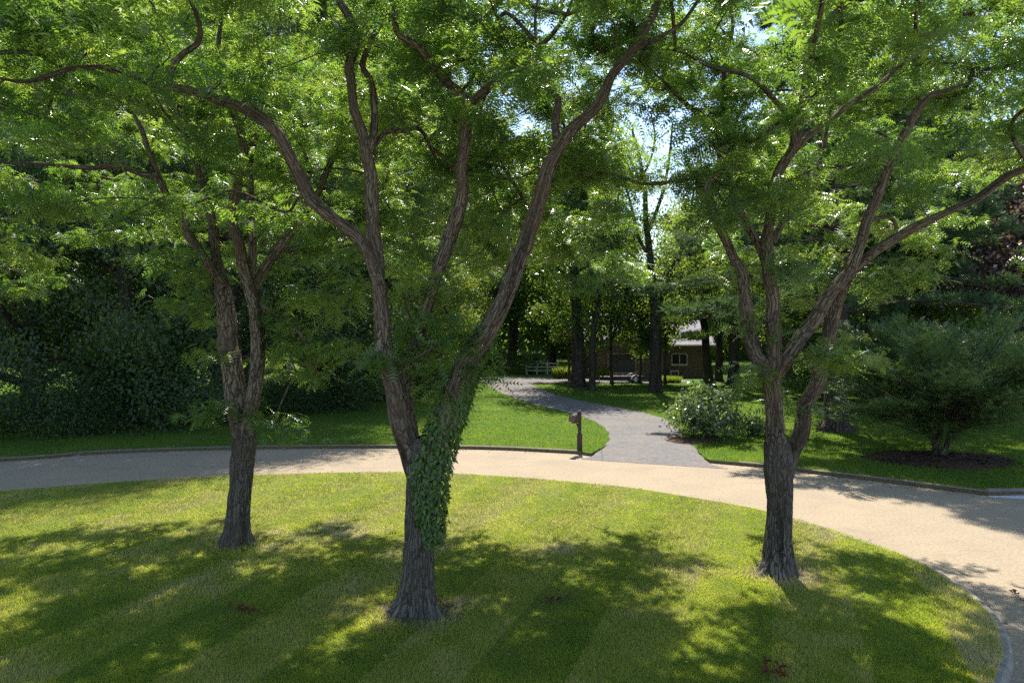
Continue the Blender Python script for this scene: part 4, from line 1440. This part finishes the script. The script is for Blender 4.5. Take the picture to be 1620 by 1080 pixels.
# ------------------------------------------------------------------ house
def house():
    root = tag(empty('brick_house', (0, 0, LAWN_Z)), 'tan brick house with pale grey roof half hidden behind the trees', 'house')
    y0 = 58.0
    b = MB(); b.box(6.6, 16.6, y0, y0 + 9, -.1, 2.75); b.build('wall', M['brick'], root)
    # main roof: eaves in front, ridge along x
    b = MB()
    x0, x1, e0, rdg, ze, zr = 6.1, 17.2, y0 - .5, y0 + 4.5, 2.62, 5.3
    b.add([(x0, e0, ze), (x1, e0, ze), (x1, rdg, zr), (x0, rdg, zr), (x0, 2 * rdg - e0, ze), (x1, 2 * rdg - e0, ze),
           (x0, e0, ze + .18), (x1, e0, ze + .18), (x1, rdg, zr + .18), (x0, rdg, zr + .18), (x0, 2 * rdg - e0, ze + .18), (x1, 2 * rdg - e0, ze + .18)],
          [(0, 3, 2, 1), (3, 4, 5, 2), (6, 7, 8, 9), (9, 8, 11, 10), (0, 1, 7, 6), (1, 2, 8, 7), (2, 5, 11, 8), (0, 6, 9, 3), (3, 9, 10, 4), (4, 10, 11, 5)])
    rf = b.build('roof', M['shingle'], root)
    b = MB(); b.box(x0 - .02, x1 + .02, e0 - .14, e0 - .005, ze + .02, ze + .16, .02); b.build('gutter', M['white_paint'], rf)
    b = MB(); b.add([(x0 + .5, y0 + .02, 2.75), (x0 + .5, y0 + 8.98, 2.75), (x0 + .5, rdg, 5.1)], [(0, 1, 2)]); b.build('gable', M['siding'], root)
    b = MB(); b.add([(x1 - .6, y0 + .02, 2.75), (x1 - .6, y0 + 8.98, 2.75), (x1 - .6, rdg, 5.1)], [(2, 1, 0)]); b.build('gable', M['siding'], root)
    # cross gable over the garage wing with cream barge boards
    gx0, gx1, gy = 6.6, 13.0, y0 - 1.6
    b = MB(); b.box(gx0 + .5, gx1 - .5, gy, y0 - .004, -.1, 2.7); wg = b.build('wing_wall', M['brick'], root)
    cx, zp = (gx0 + gx1) / 2 + 1.6, 5.35
    b = MB(); b.add([(gx0 + .5, gy + .01, 2.7), (gx1 - .5, gy + .01, 2.7), (cx, gy + .01, zp - .1), (gx0 + .5, gy + .2, 2.7), (gx1 - .5, gy + .2, 2.7), (cx, gy + .2, zp - .1)], [(0, 1, 2), (3, 5, 4), (0, 2, 5, 3), (1, 4, 5, 2)])
    b.build('gable', M['siding'], root)
    b = MB()
    vs = []
    for yy in (gy - .45, rdg + .3):
        vs += [(gx0 - .1, yy, 2.45), (cx, yy, zp), (gx1 + .1, yy, 2.45), (gx0 - .1, yy, 2.63), (cx, yy, zp + .18), (gx1 + .1, yy, 2.63)]
    b.add(vs, [(3, 4, 10, 9), (4, 5, 11, 10), (0, 6, 7, 1), (1, 7, 8, 2), (0, 1, 4, 3), (1, 2, 5, 4), (0, 3, 9, 6), (2, 8, 11, 5), (6, 9, 10, 7), (7, 10, 11, 8)])
    r2 = b.build('wing_roof', M['shingle'], root)
    for sx, ex in ((gx0 - .1, cx), (gx1 + .1, cx)):
        b = MB(); y = gy - .49
        b.add([(sx, y, 2.42), (ex, y, zp - .02), (ex, y, zp + .17), (sx, y, 2.61), (sx, y + .035, 2.42), (ex, y + .035, zp - .02), (ex, y + .035, zp + .17), (sx, y + .035, 2.61)],
              [(0, 1, 2, 3), (7, 6, 5, 4), (0, 4, 5, 1), (3, 2, 6, 7), (0, 3, 7, 4), (1, 5, 6, 2)])
        b.build('barge_board', M['siding'], r2)
    # garage opening
    gd = MB(); gd.box(8.0, 10.15, gy - .03, gy - .005, 0.02, 2.0); d = gd.build('garage_door', M['garage_door'], root)
    for k in range(4):
        b = MB(); b.box(8.03, 10.12, gy - .045, gy - .031, .06 + k * .49, .50 + k * .49, .006); b.build('door_panel', M['garage_door'], d)
    b = MB(); b.box(7.86, 7.997, gy - .06, gy - .002, 0, 2.12); b.build('door_frame', M['siding'], d)
    b = MB(); b.box(10.153, 10.29, gy - .06, gy - .002, 0, 2.12); b.build('door_frame', M['siding'], d)
    b = MB(); b.box(7.997, 10.153, gy - .06, gy - .002, 2.003, 2.12); b.build('door_frame', M['siding'], d)
    # window: two lights in a white frame
    wx0, wx1, wz0, wz1 = 13.55, 14.9, 1.05, 2.02
    wr = MB(); wr.box(wx0 + .06, wx1 - .06, y0 - .035, y0 - .006, wz0 + .06, wz1 - .06)
    w = wr.build('window', M['dark_glass'], root)
    for a, c in ((wx0, wx0 + .07), (wx1 - .07, wx1), ((wx0 + wx1) / 2 - .035, (wx0 + wx1) / 2 + .035)):
        b = MB(); b.box(a, c, y0 - .07, y0 - .004, wz0, wz1); b.build('frame', M['white_paint'], w)
    for z in (wz0, wz1 - .07):
        b = MB(); b.box(wx0 + .071, (wx0 + wx1) / 2 - .036, y0 - .07, y0 - .004, z, z + .07); b.box((wx0 + wx1) / 2 + .036, wx1 - .071, y0 - .07, y0 - .004, z, z + .07); b.build('frame', M['white_paint'], w)
    b = MB(); b.box(wx0 - .06, wx1 + .06, y0 - .13, y0 - .003, wz0 - .07, wz0 - .003); b.build('sill', M['white_paint'], w)
    # air conditioner at the wall foot
    ac = tag(empty('air_conditioner', (13.6, y0 - .75, LAWN_Z)), 'small grey air conditioner box standing at the house wall', 'air conditioner')
    b = MB(); b.box(-.35, .35, -.3, .3, 0, .62, .03); b.build('casing', M['gutter'], ac)
    b = MB(); b.box(-.28, .28, -.315, -.302, .08, .54); b.build('grille', M['garage_door'], ac)
    b = MB(); b.tube([(0, 0, .615), (0, 0, .65)], .2, 14); b.build('fan_guard', M['garage_door'], ac)


house()

# ------------------------------------------------------------------ mailbox
def mailbox():
    g = G(917, 711, .1)
    root = tag(empty('mailbox', (g[0], g[1], LAWN_Z)), 'brown mailbox on a wooden post where the driveway meets the road', 'mailbox')
    b = MB(); b.box(-.055, .055, -.055, .055, .5, 1.28, .008); b.build('post', M['post_wood'], root)
    b = MB(); b.box(-.085, .085, -.085, .085, -.12, .56, .012); b.build('post_sleeve', M['post_wood'], root)
    b = MB(); b.box(-.075, .075, -.075, .075, 1.28, 1.31, .006)
    b.add([(-.07, -.07, 1.31), (.07, -.07, 1.31), (.07, .07, 1.31), (-.07, .07, 1.31), (0, 0, 1.37)], [(0, 1, 4), (1, 2, 4), (2, 3, 4), (3, 0, 4)])
    b.build('post_cap', M['post_wood'], root)
    # box: rounded top, lying along the road-to-lawn axis, a little turned
    prof = [(-.10, 0), (.10, 0)] + [(.10 * math.cos(t), .13 + .10 * math.sin(t)) for t in np.linspace(0, math.pi, 12)]
    L0, L1 = -.40, .14
    vs = [(x, y, 1.0 + z) for y in (L0, L1) for x, z in prof]
    n = len(prof)
    fs = [tuple(range(n)), tuple(reversed(range(n, 2 * n)))] + [(i, n + i, n + (i + 1) % n, (i + 1) % n) for i in range(n)]
    b = MB(); b.add([(x - .02 + .0, y, z) for x, y, z in vs], fs)
    bx_ = b.build('box', M['mail_metal'], root)
    bx_.rotation_euler = (0, 0, -.5)
    bx_.location = (-.09, -.02, 0)
    prof2 = [(-.107, -.004), (.107, -.004)] + [(.107 * math.cos(t), .13 + .107 * math.sin(t)) for t in np.linspace(0, math.pi, 12)]
    vs = [(x - .02, y, 1.0 + z) for y in (L0 - .018, L0 - .002) for x, z in prof2]
    b = MB(); b.add(vs, fs); b.build('door', M['mail_metal'], bx_)
    b = MB(); b.box(-.035, -.005, L0 - .045, L0 - .019, 1.19, 1.215); b.build('latch', M['trailer_steel'], bx_)
    b = MB(); b.box(.084, .090, -.22, -.19, 1.10, 1.28); b.box(.084, .090, -.19, -.10, 1.22, 1.28); b.build('flag', M['dead_twig'], bx_)
    b = MB(); b.box(-.05, .05, -.34, .06, .94, .995, .006); br = b.build('bracket', M['post_wood'], root); br.rotation_euler = (0, 0, -.5); br.location = (-.09, -.02, 0)
    b = MB(); b.add([(-.02, -.30, .94), (.02, -.30, .94), (.02, -.05, .66), (-.02, -.05, .66), (-.02, -.24, .94), (.02, -.24, .94), (.02, -.05, .73), (-.02, -.05, .73)],
                    [(0, 1, 2, 3), (5, 4, 7, 6), (0, 3, 7, 4), (1, 5, 6, 2), (0, 4, 5, 1), (3, 2, 6, 7)])
    b.build('brace', M['post_wood'], root).rotation_euler = (0, 0, -.5)


mailbox()

# ------------------------------------------------------------------ trailer
def trailer():
    g = G(1000, 604, .112)
    root = tag(empty('utility_trailer', (g[0] - .35, g[1] - .2, LAWN_Z + .012), .04), 'small open flatbed trailer parked on the forecourt', 'trailer')
    for y in (-.62, .62):
        b = MB(); b.box(-1.35, 1.2, y - .03, y + .03, .40, .50, .01); b.build('side_rail', M['trailer_paint'], root)
        b = MB(); b.box(-1.35, 1.2, y - .02, y + .02, .66, .70, .008); b.build('top_rail', M['trailer_paint'], root)
        for x in (-1.3, -.7, -.1, .5, 1.15):
            b = MB(); b.box(x - .02, x + .02, y - .019, y + .019, .50, .66); b.build('stake', M['trailer_paint'], root)
    for i in range(7):
        x = -1.28 + i * .345
        b = MB(); b.box(x, x + .325, -.585, .585, .44, .475, .006); b.build('plank', M['post_wood'], root)
    b = MB(); b.tube([(-1.35, -.45, .44), (-2.1, 0, .42)], .035, 8); b.tube([(-1.35, .45, .44), (-2.1, 0, .42)], .035, 8); b.tube([(-2.0, 0, .42), (-2.45, 0, .42)], .04, 8); b.build('tongue', M['trailer_paint'], root)
    b = MB(); b.tube([(-2.2, 0, .55), (-2.2, 0, .02)], .03, 8); b.tube([(-2.2, 0, .02), (-2.2, 0, -.005)], .08, 8); b.build('jack_stand', M['trailer_steel'], root)
    b = MB(); b.tube([(.45, -.8, .28), (.45, .8, .28)], .03, 8); b.build('axle', M['trailer_paint'], root)
    for y in (-.8, .8):
        t = np.linspace(0, 2 * math.pi, 20, endpoint=False)
        vs, fs = [], []
        pr = [(-.09, .20), (-.10, .25), (-.07, .28), (.07, .28), (.10, .25), (.09, .20)]
        for a in t:
            vs += [(.45 + r * math.cos(a), y + w, .28 + r * math.sin(a)) for w, r in pr]
        for i in range(20):
            for j in range(5):
                fs.append((i * 6 + j, ((i + 1) % 20) * 6 + j, ((i + 1) % 20) * 6 + j + 1, i * 6 + j + 1))
        b = MB(); b.v, b.f = vs, fs
        w_ = b.build('wheel', M['rubber'], root)
        b = MB(); b.tube([(.45, y - .06, .28), (.45, y + .06, .28)], .198, 18); b.build('rim', M['trailer_steel'], w_)
        b = MB()
        aa = np.linspace(.15, math.pi - .15, 11)
        vs = [(.45 + .36 * math.cos(a), y + o, .28 + .36 * math.sin(a)) for a in aa for o in (-.13, .13)] + [(.45 + .35 * math.cos(a), y + o, .28 + .35 * math.sin(a)) for a in aa for o in (-.13, .13)]
        fs = []
        for i in range(10):
            fs += [(2 * i, 2 * i + 1, 2 * i + 3, 2 * i + 2), (22 + 2 * i, 24 + 2 * i, 25 + 2 * i, 23 + 2 * i), (2 * i, 2 * i + 2, 24 + 2 * i, 22 + 2 * i), (2 * i + 1, 23 + 2 * i, 25 + 2 * i, 2 * i + 3)]
        b.add(vs, fs); b.build('fender', M['gutter'], root)


trailer()

# ------------------------------------------------------------------ white rail fence
def rail_fence():
    a = G(833, 592, .1); c = G(872, 592, .1)
    root = tag(empty('rail_fence', (a[0], a[1], LAWN_Z)), 'short white rail fence beyond the drive', 'fence')
    L = c[0] - a[0] + .6
    n = 4
    for i in range(n):
        x = L * i / (n - 1)
        b = MB(); b.box(x - .07, x + .07, -.07, .07, -.1, 1.15, .02); ps = b.build('post', M['white_paint'], root)
        b = MB(); b.box(x - .09, x + .09, -.09, .09, 1.152, 1.2, .02); b.build('cap', M['white_paint'], ps)
    for i in range(n - 1):
        for z in (.35, .68, 1.0):
            b = MB(); b.box(L * i / (n - 1) + .071, L * (i + 1) / (n - 1) - .071, -.03, .03, z - .06, z + .06, .01); b.build('rail', M['white_paint'], root)


rail_fence()

# ------------------------------------------------------------------ fallen twigs with dead leaves
def debris(u, v, label, z, n=9, L=.28, seed=0):
    rng = np.random.default_rng(700 + seed)
    g = G(u, v, z)
    root = tag(empty('fallen_twig', (g[0], g[1], z), rng.uniform(0, 3)), label, 'twig', 'fallen dead twigs')
    b = MB(); b.tube([(-L, 0, .03), (-L * .3, .03, .05), (L * .3, -.02, .045), (L, .02, .03)], [.009, .008, .007, .004], 6); b.build('stem', M['dead_twig'], root)
    for k in range(n):
        x = rng.uniform(-.9, 1) * L
        a = rng.uniform(0, 6.28)
        s = rng.uniform(.07, .12)
        d = np.array([math.cos(a), math.sin(a), .35]); e = np.array([-math.sin(a), math.cos(a), 0])
        p0 = np.array([x, 0, .045])
        vs = [p0, p0 + d * s * .5 + e * s * .3 + np.array([0, 0, .03]), p0 + d * s, p0 + d * s * .5 - e * s * .3 + np.array([0, 0, .03]), p0 + d * s * .5]
        b = MB(); b.add(vs, [(0, 4, 1), (1, 4, 2), (0, 3, 4), (4, 3, 2)])
        o = b.build('leaf', M['dead_leaf'], root)
        at = o.data.attributes.new('tint', 'FLOAT', 'POINT'); at.data.foreach_set('value', np.full(5, rng.random(), dtype=np.float32))


debris(385, 969, 'dead red brown twig on the grass below the twin stemmed locust', .165, 13, .30, 1)
debris(886, 952, 'dead brown twig on the grass near the vine clad locust', .165, 7, .22, 2)
debris(1212, 1060, 'dead red brown leaf cluster on the grass before the locust by the kerb', .165, 9, .16, 3)
debris(1232, 1070, 'dead brown twig lying beside the red brown leaf cluster', .165, 8, .2, 4)
debris(1612, 948, 'dead red brown twig lying on the tan road', .004, 6, .16, 5)

# ------------------------------------------------------------------ grass blades
def blades(name, x, y, z, mat, tint, h, w, lean, label):
    n = len(x)
    rng = RNG
    a = rng.uniform(0, 2 * np.pi, n)
    up = np.stack([np.cos(a) * .45 + lean[:, 0], np.sin(a) * .45 + lean[:, 1], np.ones(n)], -1)
    t = np.array([(0, -.5, 0), (0, .5, 0), (1, 0, 0)])
    fr = frames(up, np.stack([np.sin(a * 3.1), np.cos(a * 3.1), np.zeros(n)], -1))
    V = np.stack([np.stack([x, y, z], -1) - fr[:, 1] * (w / 2)[:, None], np.stack([x, y, z], -1) + fr[:, 1] * (w / 2)[:, None], np.stack([x, y, z], -1) + fr[:, 0] * h[:, None]], 1)
    F = np.arange(3 * n).reshape(-1, 3)
    return tag(link(name, mesh_np(name, V.reshape(-1, 3), F, 3, mat, {'tint': np.repeat(tint, 3)})), label, 'grass', None, 'stuff')


def island_grass(n):
    d = 1 / RNG.uniform(1 / 21.5, 1 / 7.6, n)          # more blades close by
    u = RNG.uniform(-.80, .80, n)
    x, y = u * d, d
    keep = isl_s(x, y) < .996
    kx = isl_s(x, y)
    an, _ = _polar(np.stack([x, y], -1))
    lim = 1 - (np.interp(an, th, inset) - .02) / np.interp(an, th, Rb)
    keep &= kx < lim
    x, y = x[keep], y[keep]
    z = isl_z(x, y) + .014
    m = len(x)
    q = np.stack([x, y, 0 * x], -1)
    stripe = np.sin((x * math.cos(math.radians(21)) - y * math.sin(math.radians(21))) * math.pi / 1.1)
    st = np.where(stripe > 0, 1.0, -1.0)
    big = vnoise(q * .55, 21)
    mid_ = vnoise(q * 2.4, 22)
    tint = .29 + .50 * (mid_ - .5) + .6 * np.clip(big - .48, 0, 1) + .18 * st + .30 * (RNG.random(m) - .5)  # stripe term tints in the light of leaning blades, along with dry straw
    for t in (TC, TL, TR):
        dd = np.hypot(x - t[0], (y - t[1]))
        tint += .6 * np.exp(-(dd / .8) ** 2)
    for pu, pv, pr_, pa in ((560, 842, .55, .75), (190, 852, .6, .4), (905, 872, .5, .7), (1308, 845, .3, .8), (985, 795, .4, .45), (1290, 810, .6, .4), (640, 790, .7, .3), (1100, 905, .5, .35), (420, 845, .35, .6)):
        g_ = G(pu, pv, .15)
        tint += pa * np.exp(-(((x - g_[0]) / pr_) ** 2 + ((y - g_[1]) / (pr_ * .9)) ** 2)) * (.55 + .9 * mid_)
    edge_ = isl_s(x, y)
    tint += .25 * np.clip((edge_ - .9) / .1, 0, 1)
    tint = np.clip(tint, 0, 1)
    dirv = np.array([math.sin(math.radians(21)), math.cos(math.radians(21))])
    lean = st[:, None] * dirv * .30
    thin = np.ones(m, bool)
    for t, r in ((TC, .85), (TL, .6), (TR, .75)):
        q_ = np.hypot(x - t[0], (y - t[1]) * 1.25) + .25 * (mid_ - .5)
        thin &= ~(RNG.random(m) < .9 * np.clip((r - q_) / (.45 * r), 0, 1) * (.35 + 1.1 * vnoise(q * 5.5, 40)))
    h = RNG.uniform(.030, .062, m) * (1 + .25 * (mid_ - .5))
    for t, r in ((TC, .50), (TL, .34), (TR, .42)):          # the mower leaves longer grass against the trunks
        h *= 1 + 1.1 * np.exp(-((np.hypot(x - t[0], y - t[1]) - r) / .14) ** 2)
    w = RNG.uniform(.008, .014, m) * (y / 11)
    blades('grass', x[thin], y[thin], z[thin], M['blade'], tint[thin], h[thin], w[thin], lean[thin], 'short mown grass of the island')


def verge_grass(n):
    d = 1 / RNG.uniform(1 / 52, 1 / 16.5, n)
    u = RNG.uniform(-.80, .80, n)
    x, y = u * d, d
    k = np.zeros(n, bool)
    o = np.array(outline[1:-3])
    yk = np.interp(x, np.concatenate([FLp[:, 0], FRp[:, 0], [40]]), np.concatenate([FLp[:, 1], FRp[:, 1], [16]]))
    k = y > yk + .17
    # off the drive: between its edges at this distance
    ly = np.interp(y, A[:, 1], A[:, 0]); ry = np.interp(y, Bq[:, 1], Bq[:, 0])
    k &= ~((x > ly - .02) & (x < ry + .02))
    k &= ~(((x - YEW[0] + .2) / 2.15) ** 2 + ((y - YEW[1] + .4) / 1.45) ** 2 < .8 + .4 * RNG.random(n))
    k &= ~((y > 50.5) & (x > -8) & (x < 13.5))
    x, y = x[k], y[k]
    m = len(x)
    q = np.stack([x, y, 0 * x], -1)
    tint = np.clip(.35 + .9 * (vnoise(q * .8, 31) - .5) + .5 * (RNG.random(m) - .5), 0, 1)
    h = RNG.uniform(.05, .10, m)
    w = RNG.uniform(.010, .016, m) * (y / 16)
    blades('grass', x, y, np.full(m, LAWN_Z - .004), M['lush_blade'], tint, h, w, np.zeros((m, 2)), 'longer green grass of the lawn beyond the road')


island_grass(430000)
verge_grass(230000)


def litter(name, label, n, pick, mat, size, seed):
    rng = np.random.default_rng(seed)
    pts = []
    while len(pts) < n:
        p = pick(rng)
        if p is not None:
            pts.append(p)
    pos = np.array(pts)
    nr = np.array([0, 0, 1.0]) + rng.normal(size=(n, 3)) * .25
    o = link(name, scatter_mesh(name, pos, frames(rng.normal(size=(n, 3)) * np.array([1, 1, .15]), nr), rng.uniform(size * .6, size * 1.4, n), LEAF_V, LEAF_F, mat, rng.random(n)))
    return tag(o, label, 'litter', None, 'stuff')


def pick_road(rng):
    if rng.random() < .6:
        p = FLp[rng.integers(len(FLp) // 2, len(FLp))] if rng.random() < .6 else FRp[rng.integers(len(FRp))]
        return (p[0] + rng.normal() * .3, p[1] - .06 - abs(rng.normal()) * .22, .014)
    k = rng.integers(len(bx))
    d = np.array([bx[k], by[k]]) - IC
    d /= np.linalg.norm(d)
    r = .05 + abs(rng.normal()) * .35
    if by[k] < 7:
        return None
    return (bx[k] + d[0] * r, by[k] + d[1] * r, .014)


def pick_mulch(rng):
    a, r = rng.uniform(0, 6.28), rng.random() ** .5 * 1.03
    z = LAWN_Z + .10 * (1 - r * r) + .02
    return (YEW[0] - .2 + 2.2 * r * math.cos(a), YEW[1] - .4 + 1.5 * r * math.sin(a), max(z, LAWN_Z + .015))


litter('fallen_leaves', 'small dry leaves gathered along the road edges', 420, pick_road, M['dead_leaf'], .06, 810)
def pick_lawn(rng):
    x, y = rng.uniform(-11, 7), rng.uniform(8, 19)
    if isl_s(np.array(x), np.array(y)) > .97:
        return None
    return (x, y, float(isl_z(x, y)) + .05)


litter('fallen_leaves', 'scattered pale dry leaves lying on the mown island grass', 260, pick_lawn, M['straw_leaf'], .055, 812)
litter('mulch_debris', 'loose bark chips over the bed under the yew', 1500, pick_mulch, M['dead_twig'], .10, 811)
